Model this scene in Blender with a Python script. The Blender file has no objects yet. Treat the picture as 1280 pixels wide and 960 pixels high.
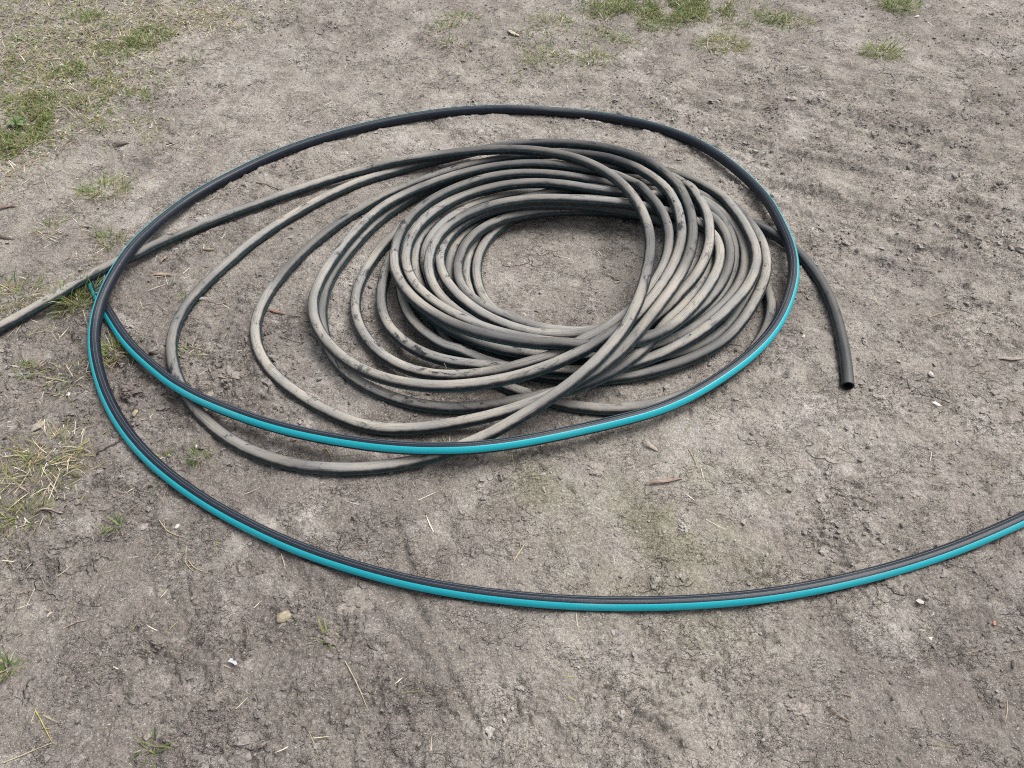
import bpy, math, random
import numpy as np
from mathutils import Vector, Matrix

# ------------------------------------------------------------------ camera, sky, sun, exposure
sc = bpy.context.scene
col = sc.collection
CAM_H, PITCH, FPX = 1.57, math.radians(50), 967.0
cam = bpy.data.cameras.new('camera')
cam.sensor_width = 36.0
cam.lens = FPX / 1280 * 36.0
cam.clip_start, cam.clip_end = 0.02, 1000.0
camo = bpy.data.objects.new('camera', cam)
camo.location = (0, 0, CAM_H)
camo.rotation_euler = (math.radians(90) - PITCH, 0, 0)
col.objects.link(camo)
sc.camera = camo

SUN_ELEV, SUN_AZ = math.radians(60), math.radians(58)     # azimuth from +Y (away from the camera) towards +X
world = bpy.data.worlds.new('World')
sc.world = world
world.use_nodes = True
wn, wl = world.node_tree.nodes, world.node_tree.links
sky = wn.new('ShaderNodeTexSky')
sky.sky_type = 'NISHITA'
sky.sun_disc = False
sky.sun_elevation = SUN_ELEV
sky.sun_rotation = SUN_AZ
sky.dust_density = 4.0
sky.ozone_density = 1.0
hs = wn.new('ShaderNodeHueSaturation')
hs.inputs['Saturation'].default_value = 0.24
wl.new(sky.outputs[0], hs.inputs['Color'])
bg = wn['Background']
bg.inputs['Strength'].default_value = 0.088
wl.new(hs.outputs[0], bg.inputs['Color'])

sun = bpy.data.lights.new('sun', 'SUN')
sun.energy = 1.5
sun.angle = math.radians(40)
sun.color = (1.0, 0.965, 0.92)
suno = bpy.data.objects.new('sun', sun)
to_sun = Vector((math.sin(SUN_AZ) * math.cos(SUN_ELEV), math.cos(SUN_AZ) * math.cos(SUN_ELEV), math.sin(SUN_ELEV)))
suno.rotation_euler = to_sun.to_track_quat('Z', 'Y').to_euler()
suno.location = to_sun * 20
col.objects.link(suno)

vs = sc.view_settings
vs.view_transform = 'Standard'
vs.look = 'None'
vs.gamma = 1.0
vs.use_curve_mapping = False
vs.exposure = 0.98
sc.cycles.use_denoising = False
sc.cycles.filter_width = 1.1

# ------------------------------------------------------------------ helpers
rng = np.random.default_rng(11)
random.seed(5)


def tag(o, label=None, cat=None, group=None, kind=None):
    if label: o['label'] = label
    if cat: o['category'] = cat
    if group: o['group'] = group
    if kind: o['kind'] = kind
    return o


def mesh_object(name, verts, faces_flat, loop_counts, mat, parent=None, smooth=True, colors=None, uvs=None):
    """verts Nx3, faces given as a flat index list plus the corner count of each face"""
    me = bpy.data.meshes.new(name)
    verts = np.asarray(verts, np.float32)
    fl = np.asarray(faces_flat, np.int32).ravel()
    lc = np.asarray(loop_counts, np.int32)
    me.vertices.add(len(verts)); me.vertices.foreach_set('co', verts.ravel())
    me.loops.add(len(fl)); me.loops.foreach_set('vertex_index', fl)
    me.polygons.add(len(lc))
    st = np.zeros(len(lc), np.int32); st[1:] = np.cumsum(lc)[:-1]
    me.polygons.foreach_set('loop_start', st)
    me.polygons.foreach_set('use_smooth', np.full(len(lc), smooth))
    if colors is not None:
        at = me.attributes.new('tone', 'FLOAT_COLOR', 'POINT')
        c = np.ones((len(verts), 4), np.float32); c[:, :3] = colors
        at.data.foreach_set('color', c.ravel())
    if uvs is not None:
        uv = me.uv_layers.new(name='run')
        uv.data.foreach_set('uv', np.asarray(uvs, np.float32)[fl].ravel())
    me.update(calc_edges=True)
    me.materials.append(mat)
    o = bpy.data.objects.new(name, me)
    col.objects.link(o)
    if parent: o.parent = parent
    return o


def empty(name, loc=(0, 0, 0)):
    o = bpy.data.objects.new(name, None)
    o.location = loc
    o.empty_display_size = 0.1
    col.objects.link(o)
    return o


def perlin(x, y, seed=0):
    xi, yi = np.floor(x).astype(np.int64), np.floor(y).astype(np.int64)
    xf, yf = x - xi, y - yi

    def g(ix, iy, dx, dy):
        h = (ix * 374761393 + iy * 668265263 + seed * 974711) & 0xffffffff
        h = ((h ^ (h >> 13)) * 1274126177) & 0xffffffff
        h = (h ^ (h >> 16)) & 1023
        a = h * (2 * math.pi / 1024)
        return np.cos(a) * dx + np.sin(a) * dy
    u = xf * xf * xf * (xf * (xf * 6 - 15) + 10)
    v = yf * yf * yf * (yf * (yf * 6 - 15) + 10)
    a = g(xi, yi, xf, yf); b = g(xi + 1, yi, xf - 1, yf)
    c = g(xi, yi + 1, xf, yf - 1); d = g(xi + 1, yi + 1, xf - 1, yf - 1)
    return 1.5 * ((a + (b - a) * u) + ((c + (d - c) * u) - (a + (b - a) * u)) * v)


def fbm(x, y, freq, octaves, seed=0, gain=0.5):
    s = np.zeros_like(x); a = 1.0
    for k in range(octaves):
        s += a * perlin(x * freq + 13.7 * k, y * freq - 7.3 * k, seed + k)
        freq *= 2.03; a *= gain
    return s


def worley(x, y, freq, seed=0):
    x = x * freq; y = y * freq
    xi, yi = np.floor(x).astype(np.int64), np.floor(y).astype(np.int64)
    f1 = np.full(x.shape, 9.0); f2 = np.full(x.shape, 9.0); cid = np.zeros(x.shape)
    for ox in (-1, 0, 1):
        for oy in (-1, 0, 1):
            ix, iy = xi + ox, yi + oy
            h = (ix * 73856093 + iy * 19349663 + seed * 83492791) & 0xffffffff
            h = ((h ^ (h >> 13)) * 1274126177) & 0xffffffff
            h = h ^ (h >> 15)
            px = ix + (h & 1023) / 1023.0; py = iy + ((h >> 10) & 1023) / 1023.0
            d = np.hypot(px - x, py - y)
            nearer = d < f1
            f2 = np.where(nearer, f1, np.minimum(f2, d))
            cid = np.where(nearer, ((h >> 5) & 255) / 255.0, cid)
            f1 = np.where(nearer, d, f1)
    return f1, f2, cid


def sstep(a, b, x):
    t = np.clip((x - a) / (b - a), 0, 1)
    return t * t * (3 - 2 * t)


def G(u, v, h=0.0):
    """where a spot of the 1280 x 960 photograph lies on the ground"""
    cp, sp = math.cos(PITCH), math.sin(PITCH)
    a, b = (u - 640) / FPX, -(v - 480) / FPX
    d = (a, cp + b * sp, -sp + b * cp)
    t = (h - CAM_H) / d[2]
    return d[0] * t, d[1] * t


def blob(x, y, u, v, r, sy=1.0):
    cx, cy = G(u, v)
    return np.exp(-(((x - cx) / r) ** 2 + ((y - cy) / (r * sy)) ** 2))


# ------------------------------------------------------------------ materials
def new_mat(name):
    m = bpy.data.materials.new(name)
    m.use_nodes = True
    nt = m.node_tree
    return m, nt, nt.nodes['Principled BSDF']


class NT:
    """tiny node-graph helper"""
    def __init__(s, nt): s.nt = nt
    def node(s, t, **kw):
        n = s.nt.nodes.new(t)
        for k, v in kw.items(): setattr(n, k, v)
        return n
    def put(s, sock, v):
        if isinstance(v, bpy.types.NodeSocket): s.nt.links.new(v, sock)
        elif isinstance(v, (tuple, list)):
            sock.default_value = tuple(v) + (1.0,) if len(v) == 3 and len(sock.default_value) == 4 else v
        else: sock.default_value = v
    def math(s, op, a, b=0.0, clamp=False):
        n = s.node('ShaderNodeMath', operation=op, use_clamp=clamp)
        s.put(n.inputs[0], a); s.put(n.inputs[1], b)
        return n.outputs[0]
    def mix(s, f, a, b, blend='MIX'):
        n = s.node('ShaderNodeMix', data_type='RGBA', blend_type=blend)
        s.put(n.inputs[0], f); s.put(n.inputs[6], a); s.put(n.inputs[7], b)
        return n.outputs[2]
    def noise(s, vec, scale, detail=3.0, rough=0.55, dist=0.0):
        n = s.node('ShaderNodeTexNoise')
        s.put(n.inputs['Vector'], vec); n.inputs['Scale'].default_value = scale
        n.inputs['Detail'].default_value = detail; n.inputs['Roughness'].default_value = rough
        n.inputs['Distortion'].default_value = dist
        return n.outputs[0]
    def ramp(s, x, lo, hi, a=0.0, b=1.0):
        n = s.node('ShaderNodeMapRange', interpolation_type='SMOOTHSTEP')
        s.put(n.inputs[0], x)
        for i, v in zip((1, 2, 3, 4), (lo, hi, a, b)): n.inputs[i].default_value = v
        return n.outputs[0]
    def scale_vec(s, vec, sc_):
        n = s.node('ShaderNodeMapping'); s.put(n.inputs[0], vec); n.inputs['Scale'].default_value = sc_
        return n.outputs[0]


def soil_material():
    m, nt, p = new_mat('dry_soil')
    k = NT(nt)
    pos = k.node('ShaderNodeNewGeometry').outputs['Position']
    at = k.node('ShaderNodeAttribute', attribute_name='tone')
    sep = k.node('ShaderNodeSeparateColor'); nt.links.new(at.outputs['Color'], sep.inputs[0])
    damp, pale, tint = sep.outputs
    base = k.mix(k.ramp(k.noise(pos, 9, 3, 0.6), 0.35, 0.66), (0.264, 0.239, 0.213), (0.350, 0.322, 0.289))
    base = k.mix(k.math('MULTIPLY', k.ramp(k.noise(pos, 5.3, 2, 0.6), 0.5, 0.7), 0.5), base, (0.276, 0.238, 0.222))
    base = k.mix(damp, base, (0.140, 0.121, 0.112))
    base = k.mix(pale, base, (0.47, 0.44, 0.41))
    base = k.mix(tint, base, (0.20, 0.19, 0.125))
    # grain: sand specks, dark crumbs, pale grit
    g1 = k.noise(pos, 140, 3, 0.7)
    base = k.mix(1.0, base, k.mix(k.ramp(g1, 0.36, 0.64), (0.80, 0.79, 0.78), (1.18, 1.18, 1.18)), 'MULTIPLY')
    g2 = k.noise(pos, 430, 1, 0.6)
    base = k.mix(1.0, base, k.mix(k.ramp(g2, 0.36, 0.64), (0.80, 0.80, 0.79), (1.18, 1.18, 1.18)), 'MULTIPLY')
    spk = k.math('MULTIPLY', k.ramp(k.noise(pos, 260, 1, 0.5), 0.66, 0.72), 0.7)
    base = k.mix(spk, base, (0.55, 0.51, 0.46))
    k.put(p.inputs['Base Color'], base)
    p.inputs['Roughness'].default_value = 0.95
    p.inputs['Specular IOR Level'].default_value = 0.15
    # relief finer than the mesh: torn flakes drawn out along the old wheel direction, hairline cracks, grit
    mp = k.node('ShaderNodeMapping'); k.put(mp.inputs[0], pos)
    mp.inputs['Rotation'].default_value = (0, 0, math.radians(30)); mp.inputs['Scale'].default_value = (0.55, 1.0, 1.0)
    dr = mp.outputs[0]
    where = k.ramp(k.noise(pos, 7.5, 2, 0.6), 0.42, 0.60)
    flake = k.ramp(k.noise(dr, 30, 4, 0.68, 0.35), 0.505, 0.535)
    flake2 = k.ramp(k.noise(dr, 66, 3, 0.66, 0.0), 0.55, 0.575)
    lips = k.math('MULTIPLY', k.math('ADD', flake, k.math('MULTIPLY', flake2, 0.6)), where)
    wob = k.node('ShaderNodeVectorMath', operation='MULTIPLY_ADD')
    nzv = k.node('ShaderNodeTexNoise'); k.put(nzv.inputs['Vector'], pos); nzv.inputs['Scale'].default_value = 22; nzv.inputs['Detail'].default_value = 2
    k.put(wob.inputs[0], nzv.outputs['Color']); wob.inputs[1].default_value = (0.07, 0.07, 0.0); k.put(wob.inputs[2], dr)
    vo = k.node('ShaderNodeTexVoronoi', feature='DISTANCE_TO_EDGE'); k.put(vo.inputs['Vector'], wob.outputs[0]); vo.inputs['Scale'].default_value = 15
    crk = k.math('MULTIPLY', k.ramp(vo.outputs['Distance'], 0.0, 0.045, 1.0, 0.0), k.ramp(k.noise(pos, 4.3, 3, 0.65), 0.55, 0.66))
    hgt = k.math('ADD', k.math('MULTIPLY', k.noise(pos, 210, 3, 0.7), 0.45), k.math('MULTIPLY', k.noise(pos, 60, 2, 0.65), 0.6))
    hgt = k.math('ADD', hgt, k.math('MULTIPLY', lips, 0.62))
    hgt = k.math('SUBTRACT', hgt, k.math('MULTIPLY', crk, 0.75))
    b = k.node('ShaderNodeBump'); b.inputs['Strength'].default_value = 1.0; b.inputs['Distance'].default_value = 0.011
    k.put(b.inputs['Height'], hgt)
    nt.links.new(b.outputs[0], p.inputs['Normal'])
    return m


def tone_material(name, rough=0.8, transl=0.0, grain=120, var=0.25, spec=0.25):
    """colour comes from the per-vertex tone, broken up by grain"""
    m, nt, p = new_mat(name)
    k = NT(nt)
    pos = k.node('ShaderNodeNewGeometry').outputs['Position']
    at = k.node('ShaderNodeAttribute', attribute_name='tone')
    n = k.ramp(k.noise(pos, grain, 3, 0.65), 0.3, 0.7)
    c = k.mix(1.0, at.outputs['Color'], k.mix(n, (1 - var,) * 3, (1 + var,) * 3), 'MULTIPLY')
    k.put(p.inputs['Base Color'], c)
    p.inputs['Roughness'].default_value = rough
    p.inputs['Specular IOR Level'].default_value = spec
    if transl:
        t = k.node('ShaderNodeBsdfTranslucent'); nt.links.new(c, t.inputs[0])
        mx = k.node('ShaderNodeMixShader'); mx.inputs[0].default_value = transl
        nt.links.new(p.outputs[0], mx.inputs[1]); nt.links.new(t.outputs[0], mx.inputs[2])
        nt.links.new(mx.outputs[0], nt.nodes['Material Output'].inputs[0])
    return m


def pipe_material(name, plastic, dust_amount, rough=0.36, hold=(0.34, 0.58, 0.34), clean_from=None, spec=0.5, far_darker=False):
    """black plastic under settled dust, rubbed off in scuffs along the run"""
    m, nt, p = new_mat(name)
    k = NT(nt)
    geo = k.node('ShaderNodeNewGeometry')
    pos = geo.outputs['Position']
    uv = k.node('ShaderNodeUVMap', uv_map='run').outputs[0]
    sx = k.node('ShaderNodeSeparateXYZ'); nt.links.new(geo.outputs['Normal'], sx.inputs[0])
    nz = sx.outputs['Z']
    pn = k.noise(pos, 26, 4, 0.65)
    settle = k.ramp(k.math('ADD', nz, k.math('MULTIPLY', k.math('SUBTRACT', pn, 0.5), 0.42)), 0.47, 0.83)
    run = k.scale_vec(uv, (1.0, 0.35, 1.0))
    low = k.ramp(k.noise(run, 2.1, 2, 0.5), hold[0], hold[1], hold[2], 1.0)            # some stretches hold more dust than others
    su = k.node('ShaderNodeSeparateXYZ'); nt.links.new(uv, su.inputs[0])
    if clean_from is not None:                                                   # the last stretch before the cut end is cleaner
        low = k.math('MULTIPLY', low, k.ramp(k.math('ADD', su.outputs[0], k.math('MULTIPLY', pn, 0.5)), clean_from, clean_from + 0.35, 1.0, 0.22))
    if far_darker:                                                                # less dust colour, so darker, towards the far side and +X
        sp_ = k.node('ShaderNodeSeparateXYZ'); nt.links.new(pos, sp_.inputs[0])
        fy = k.ramp(k.math('ADD', sp_.outputs['Y'], k.math('MULTIPLY', k.noise(pos, 3.0, 2), 0.5)), 2.12, 2.5)
        fx = k.ramp(sp_.outputs['X'], -0.40, 0.05)
        low = k.math('MULTIPLY', low, k.math('SUBTRACT', 1.0, k.math('MULTIPLY', k.math('MULTIPLY', fx, fy), 0.62)))
    sc1 = k.ramp(k.noise(k.scale_vec(uv, (17, 3.6, 1)), 1.0, 5, 0.72, 0.6), 0.53, 0.64)   # rubbed patches
    sc1 = k.math('MULTIPLY', sc1, k.ramp(k.noise(run, 3.7, 2, 0.5), 0.42, 0.56))
    streak = k.math('MULTIPLY', k.ramp(k.noise(k.scale_vec(uv, (9, 46, 1)), 1.0, 4, 0.6), 0.53, 0.66), 0.6)
    d = k.math('MULTIPLY', settle, low)
    d = k.math('MULTIPLY', d, k.math('SUBTRACT', 1.0, k.math('MULTIPLY', sc1, 0.93)))
    d = k.math('MULTIPLY', d, k.math('SUBTRACT', 1.0, streak))
    film = k.math('MULTIPLY', k.ramp(k.noise(pos, 70, 3, 0.7), 0.45, 0.75), 0.10)    # thin film and splashes everywhere
    d = k.math('MULTIPLY', k.math('MAXIMUM', d, film), dust_amount, clamp=True)
    dcol = k.mix(k.ramp(k.noise(pos, 7, 3, 0.6), 0.38, 0.62), (0.385, 0.358, 0.312), (0.305, 0.296, 0.28))
    dcol = k.mix(1.0, dcol, k.mix(k.noise(pos, 240, 3, 0.7), (0.72, 0.72, 0.72), (1.28, 1.28, 1.28)), 'MULTIPLY')
    c = k.mix(d, plastic, dcol)
    spot = k.math('MULTIPLY', k.ramp(k.noise(k.scale_vec(uv, (70, 14, 1)), 1.0, 2, 0.5), 0.765, 0.79), 0.55 * min(1.0, dust_amount + 0.25))
    c = k.mix(spot, c, (0.50, 0.50, 0.48))
    k.put(p.inputs['Base Color'], c)
    p.inputs['Specular IOR Level'].default_value = spec
    k.put(p.inputs['Roughness'], k.math('ADD', rough, k.math('MULTIPLY', d, 0.55), clamp=True))
    b = k.node('ShaderNodeBump'); b.inputs['Strength'].default_value = 0.35; b.inputs['Distance'].default_value = 0.0012
    k.put(b.inputs['Height'], k.math('ADD', k.math('MULTIPLY', d, 0.8), k.noise(pos, 300, 3, 0.6)))
    nt.links.new(b.outputs[0], p.inputs['Normal'])
    return m


SOIL = soil_material()
CLOD = tone_material('loose_soil', 0.95, 0, 220, 0.30, 0.12)
BLADE = tone_material('grass_blade', 0.6, 0.35, 60, 0.18, 0.3)
STRAW = tone_material('dead_straw', 0.8, 0.15, 90, 0.22, 0.2)
STONE = tone_material('stone', 0.75, 0, 260, 0.25, 0.3)
PAPER = tone_material('scrap_plastic', 0.45, 0.1, 90, 0.06, 0.5)
COIL_LENGTH = 57.17
DUSTY = pipe_material('dusty_black_polyethylene', (0.014, 0.017, 0.023), 1.0, 0.40, clean_from=COIL_LENGTH - 1.0, spec=0.4, far_darker=True)
DUSTY_STRIPE = pipe_material('dusty_teal_stripe', (0.006, 0.085, 0.095), 1.0, 0.40, clean_from=COIL_LENGTH - 1.0, spec=0.4)
FRESH = pipe_material('clean_black_polyethylene', (0.011, 0.016, 0.026), 0.30, 0.32, hold=(0.54, 0.74, 0.02), spec=0.25)
FRESH_STRIPE = pipe_material('teal_stripe', (0.003, 0.365, 0.44), 0.26, 0.31, hold=(0.50, 0.70, 0.08), spec=0.5)
LINE = pipe_material('pale_line', (0.13, 0.18, 0.22), 0.25, 0.45, hold=(0.5, 0.7, 0.1))
BORE = new_mat('pipe_bore')[0]
BORE.node_tree.nodes['Principled BSDF'].inputs['Base Color'].default_value = (0.012, 0.012, 0.013, 1)
BORE.node_tree.nodes['Principled BSDF'].inputs['Roughness'].default_value = 0.55


# ------------------------------------------------------------------ pipes
R_OUT, R_IN = 0.016, 0.0125
# centre lines in tenths of a millimetre
COIL = [(-18469,11010,140),(-18095,11427,142),(-17718,11841,143),(-17338,12254,142),(-16955,12664,140),(-16565,13068,140),(-16165,13462,140),(-15753,13845,140),(-15329,14214,149),(-14899,14570,170),
        (-14472,14920,199),(-14059,15271,235),(-13661,15635,277),(-13272,16022,315),(-12895,16428,343),(-12535,16844,366),(-12167,17273,345),(-11793,17694,312),(-11398,18105,245),(-10990,18514,245),
        (-10577,18913,223),(-10153,19298,206),(-9716,19667,194),(-9264,20019,183),(-8798,20354,175),(-8321,20674,172),(-7836,20978,174),(-7344,21266,183),(-6842,21534,200),(-6329,21779,224),
        (-5804,22000,259),(-5270,22196,303),(-4730,22372,355),(-4187,22529,426),(-3632,22649,479),(-3072,22746,519),(-2508,22816,572),(-1941,22859,627),(-1373,22873,686),(-806,22851,748),
        (-245,22787,811),(305,22673,875),(847,22505,940),(1376,22280,1003),(1879,21999,1071),(2338,21652,1134),(2749,21258,1168),(3094,20813,1214),(3371,20325,1258),(3588,19803,1303),
        (3751,19256,1349),(3860,18697,1394),(3921,18133,1440),(3936,17569,1484),(3896,17008,1524),(3805,16449,1557),(3677,15892,1584),(3520,15342,1601),(3344,14805,1607),(3137,14291,1617),
        (2891,13805,1567),(2596,13362,1496),(2255,12947,1409),(1865,12561,1303),(1436,12217,1165),(976,11914,1020),(503,11646,866),(23,11401,711),(-462,11175,564),(-961,10983,430),
        (-1470,10816,315),(-1992,10663,244),(-2533,10540,189),(-3086,10449,155),(-3646,10398,140),(-4207,10392,140),(-4764,10434,140),(-5314,10531,140),(-5850,10689,140),(-6365,10907,140),
        (-6854,11180,140),(-7314,11502,140),(-7741,11870,140),(-8130,12278,140),(-8477,12722,140),(-8794,13191,140),(-9062,13685,140),(-9268,14202,140),(-9397,14738,140),(-9441,15286,142),
        (-9394,15837,143),(-9260,16382,142),(-9060,16914,140),(-8818,17431,140),(-8561,17932,140),(-8295,18419,140),(-8011,18893,140),(-7692,19352,140),(-7340,19796,140),(-6966,20225,140),
        (-6575,20639,140),(-6168,21034,140),(-5742,21405,140),(-5293,21748,140),(-4819,22057,140),(-4318,22322,140),(-3803,22563,154),(-3275,22768,197),(-2736,22939,240),(-2193,23094,283),
        (-1655,23241,333),(-1122,23376,384),(-583,23482,437),(-33,23543,487),(526,23552,533),(1088,23515,579),(1648,23435,628),(2200,23306,682),(2738,23121,738),(3251,22872,798),
        (3732,22559,858),(4167,22182,918),(4542,21748,990),(4843,21260,1035),(5076,20737,1078),(5233,20182,1159),(5317,19621,1161),(5350,19053,1206),(5334,18494,1241),(5275,17963,1284),
        (5176,17447,1328),(5034,16927,1360),(4842,16409,1382),(4609,15906,1396),(4340,15424,1401),(4048,14957,1399),(3744,14508,1384),(3437,14072,1354),(3127,13647,1331),(2788,13270,1222),
        (2393,12922,1121),(1947,12619,1000),(1464,12369,883),(959,12171,762),(443,12009,643),(-77,11874,531),(-603,11767,431),(-1143,11681,347),(-1695,11609,277),(-2254,11557,223),
        (-2817,11546,182),(-3371,11606,156),(-3900,11757,143),(-4403,11987,140),(-4891,12265,140),(-5367,12577,140),(-5819,12926,140),(-6233,13316,140),(-6593,13751,140),(-6883,14227,140),
        (-7087,14739,140),(-7196,15278,140),(-7207,15832,140),(-7130,16388,140),(-6984,16936,140),(-6793,17470,140),(-6571,17989,140),(-6319,18490,140),(-6029,18974,140),(-5706,19439,140),
        (-5362,19888,140),(-5004,20319,140),(-4619,20726,146),(-4197,21103,158),(-3743,21446,174),(-3267,21756,194),(-2773,22032,220),(-2266,22275,251),(-1747,22482,287),(-1216,22651,328),
        (-673,22781,374),(-121,22867,425),(437,22911,480),(998,22909,541),(1556,22856,607),(2106,22743,676),(2640,22564,746),(3143,22313,822),(3601,21983,880),(4004,21585,943),
        (4350,21129,1004),(4631,20628,1064),(4831,20087,1133),(4953,19541,1162),(5001,18980,1200),(4993,18415,1232),(4937,17849,1258),(4817,17290,1280),(4640,16748,1299),(4415,16223,1318),
        (4148,15721,1326),(3859,15238,1327),(3550,14777,1329),(3212,14349,1305),(2811,13972,1306),(2376,13623,1346),(1908,13306,1266),(1424,13051,1198),(925,12834,1125),(409,12669,1042),
        (-123,12557,960),(-666,12492,878),(-1216,12472,798),(-1768,12502,722),(-2313,12590,654),(-2845,12737,595),(-3363,12940,545),(-3863,13213,507),(-4331,13564,482),(-4746,13974,465),
        (-5093,14427,456),(-5366,14917,448),(-5550,15438,445),(-5626,15985,444),(-5594,16543,443),(-5482,17099,444),(-5325,17646,449),(-5138,18179,450),(-4927,18698,451),(-4696,19195,451),
        (-4442,19662,454),(-4145,20095,460),(-3778,20489,470),(-3349,20842,484),(-2889,21158,502),(-2411,21435,526),(-1913,21668,555),(-1394,21854,586),(-859,21992,619),(-315,22083,656),
        (236,22128,683),(788,22112,710),(1335,22026,743),(1869,21877,776),(2387,21681,820),(2874,21424,902),(3324,21109,978),(3704,20718,1035),(4013,20275,1135),(4253,19792,1129),
        (4430,19283,1154),(4545,18762,1169),(4590,18232,1175),(4560,17699,1177),(4463,17167,1171),(4304,16648,1160),(4089,16150,1147),(3831,15673,1134),(3525,15229,1116),(3159,14828,1093),
        (2750,14467,1059),(2302,14141,1009),(1818,13851,972),(1323,13599,829),(808,13390,805),(279,13221,758),(-258,13122,651),(-804,13062,569),(-1360,13063,488),(-1914,13140,412),
        (-2450,13303,349),(-2947,13557,295),(-3387,13895,251),(-3766,14307,217),(-4081,14779,190),(-4324,15298,171),(-4476,15847,158),(-4525,16413,149),(-4479,16981,142),(-4364,17541,140),
        (-4199,18086,140),(-3989,18613,140),(-3742,19122,140),(-3462,19611,140),(-3145,20071,140),(-2792,20499,140),(-2403,20893,140),(-1977,21244,140),(-1516,21551,140),(-1033,21825,140),
        (-528,22058,140),(-9,22265,140),(522,22451,142),(1066,22597,155),(1619,22712,172),(2177,22787,196),(2736,22815,227),(3289,22784,264),(3826,22687,308),(4338,22519,358),
        (4817,22282,413),(5262,21982,471),(5678,21631,539),(6068,21225,602),(6400,20774,657),(6669,20295,735),(6851,19775,746),(6999,19255,761),(7099,18720,766),(7164,18183,770),
        (7167,17646,767),(7079,17113,754),(6890,16600,732),(6615,16120,707),(6278,15674,678),(5905,15255,649),(5510,14858,621),(5084,14498,587),(4632,14173,553),(4153,13886,521),
        (3647,13646,492),(3115,13463,451),(2569,13332,462),(2019,13262,462),(1469,13244,467),(922,13268,474),(377,13318,465),(-173,13375,469),(-725,13447,446),(-1281,13545,413),
        (-1822,13704,382),(-2329,13944,351),(-2783,14270,323),(-3168,14674,298),(-3468,15146,274),(-3665,15672,250),(-3766,16233,228),(-3798,16808,206),(-3774,17384,186),(-3690,17953,169),
        (-3548,18508,156),(-3350,19042,147),(-3095,19546,141),(-2785,20014,140),(-2420,20437,140),(-2009,20815,140),(-1558,21146,140),(-1070,21420,140),(-556,21647,140),(-23,21830,140),
        (522,21972,140),(1076,22079,140),(1635,22154,140),(2197,22197,140),(2761,22208,140),(3324,22183,147),(3885,22116,160),(4439,21999,179),(4979,21826,204),(5497,21597,234),
        (5982,21307,270),(6420,20958,317),(6798,20554,358),(7111,20112,443),(7340,19612,407),(7505,19094,411),(7595,18550,420),(7597,17981,422),(7524,17422,428),(7359,16886,447),
        (7140,16380,423),(6878,15897,414),(6590,15435,394),(6275,14998,362),(5925,14596,333),(5515,14248,303),(5051,13961,275),(4549,13726,247),(4028,13533,220),(3495,13379,194),
        (2948,13271,172),(2392,13215,156),(1835,13214,149),(1283,13263,153),(741,13357,168),(209,13492,192),(-316,13633,261),(-838,13785,326),(-1357,13979,450),(-1840,14249,366),
        (-2262,14600,346),(-2621,15017,319),(-2896,15496,283),(-3093,16022,248),(-3227,16575,207),(-3290,17149,169),(-3277,17727,148),(-3192,18296,140),(-3032,18845,140),(-2799,19364,140),
        (-2498,19845,140),(-2132,20275,140),(-1709,20648,140),(-1244,20967,140),(-745,21226,140),(-218,21424,140),(328,21576,140),(886,21691,140),(1453,21776,140),(2028,21836,140),
        (2607,21872,141),(3187,21871,149),(3760,21819,163),(4310,21706,183),(4821,21508,214),(5268,21219,249),(5640,20848,264),(5906,20341,376),(6084,19873,377),(6146,19335,429),
        (6133,18771,486),(6072,18214,555),(5935,17664,604),(5752,17120,658),(5512,16586,705),(5228,16069,748),(4920,15567,774),(4569,15096,815),(4193,14657,863),(3841,14212,816),
        (3492,13791,762),(3124,13411,767),(2707,13097,695),(2232,12839,629),(1720,12642,559),(1186,12511,485),(645,12419,415),(105,12337,349),(-436,12261,290),(-986,12214,241),
        (-1544,12219,205),(-2099,12286,179),(-2642,12422,162),(-3166,12627,151),(-3666,12894,144),(-4130,13222,140),(-4537,13613,140),(-4862,14067,140),(-5104,14572,140),(-5283,15105,140),
        (-5406,15651,140),(-5461,16205,140),(-5440,16762,140),(-5344,17313,140),(-5185,17856,140),(-4985,18386,140),(-4759,18902,140),(-4509,19400,140),(-4228,19876,142),(-3901,20322,151),
        (-3535,20733,164),(-3135,21106,188),(-2695,21431,217),(-2219,21704,253),(-1716,21923,295),(-1194,22093,336),(-662,22221,380),(-117,22314,439),(436,22348,448),(987,22374,449),
        (1545,22376,460),(2107,22354,474),(2669,22303,497),(3226,22213,523),(3766,22073,582),(4274,21868,644),(4734,21593,709),(5116,21251,829),(5409,20822,905),(5636,20360,1012),
        (5759,19816,1060),(5829,19279,1115),(5854,18751,1170),(5811,18227,1200),(5743,17729,1178),(5619,17244,1156),(5438,16781,1116),(5201,16349,1060),(4912,15951,998),(4585,15580,922),
        (4241,15207,819),(3842,14865,717),(3393,14580,624),(2904,14363,531),(2389,14201,460),(1848,14127,429),(1295,14126,426),(744,14201,423),(202,14345,435),(-324,14541,468),
        (-813,14801,524),(-1270,15105,576),(-1678,15456,629),(-2018,15857,684),(-2261,16303,741),(-2389,16784,799),(-2400,17281,857),(-2303,17773,916),(-2102,18240,973),(-1796,18659,1010),
        (-1407,19018,1033),(-959,19310,1049),(-464,19527,1062),(62,19672,1070),(604,19760,1070),(1152,19807,1050),(1701,19817,1025),(2250,19802,996),(2800,19771,966),(3352,19719,938),
        (3904,19629,911),(4448,19486,868),(4942,19266,883),(5389,18978,897),(5717,18604,923),(5971,18168,925),(6037,17666,951),(5979,17130,967),(5816,16595,983),(5572,16077,999),
        (5278,15584,1013),(4954,15119,1029),(4606,14685,1041),(4232,14296,1054),(3808,13983,1077),(3319,13780,1050),(2797,13652,1059),(2252,13601,1029),(1713,13552,1130),(1150,13619,1132),
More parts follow.
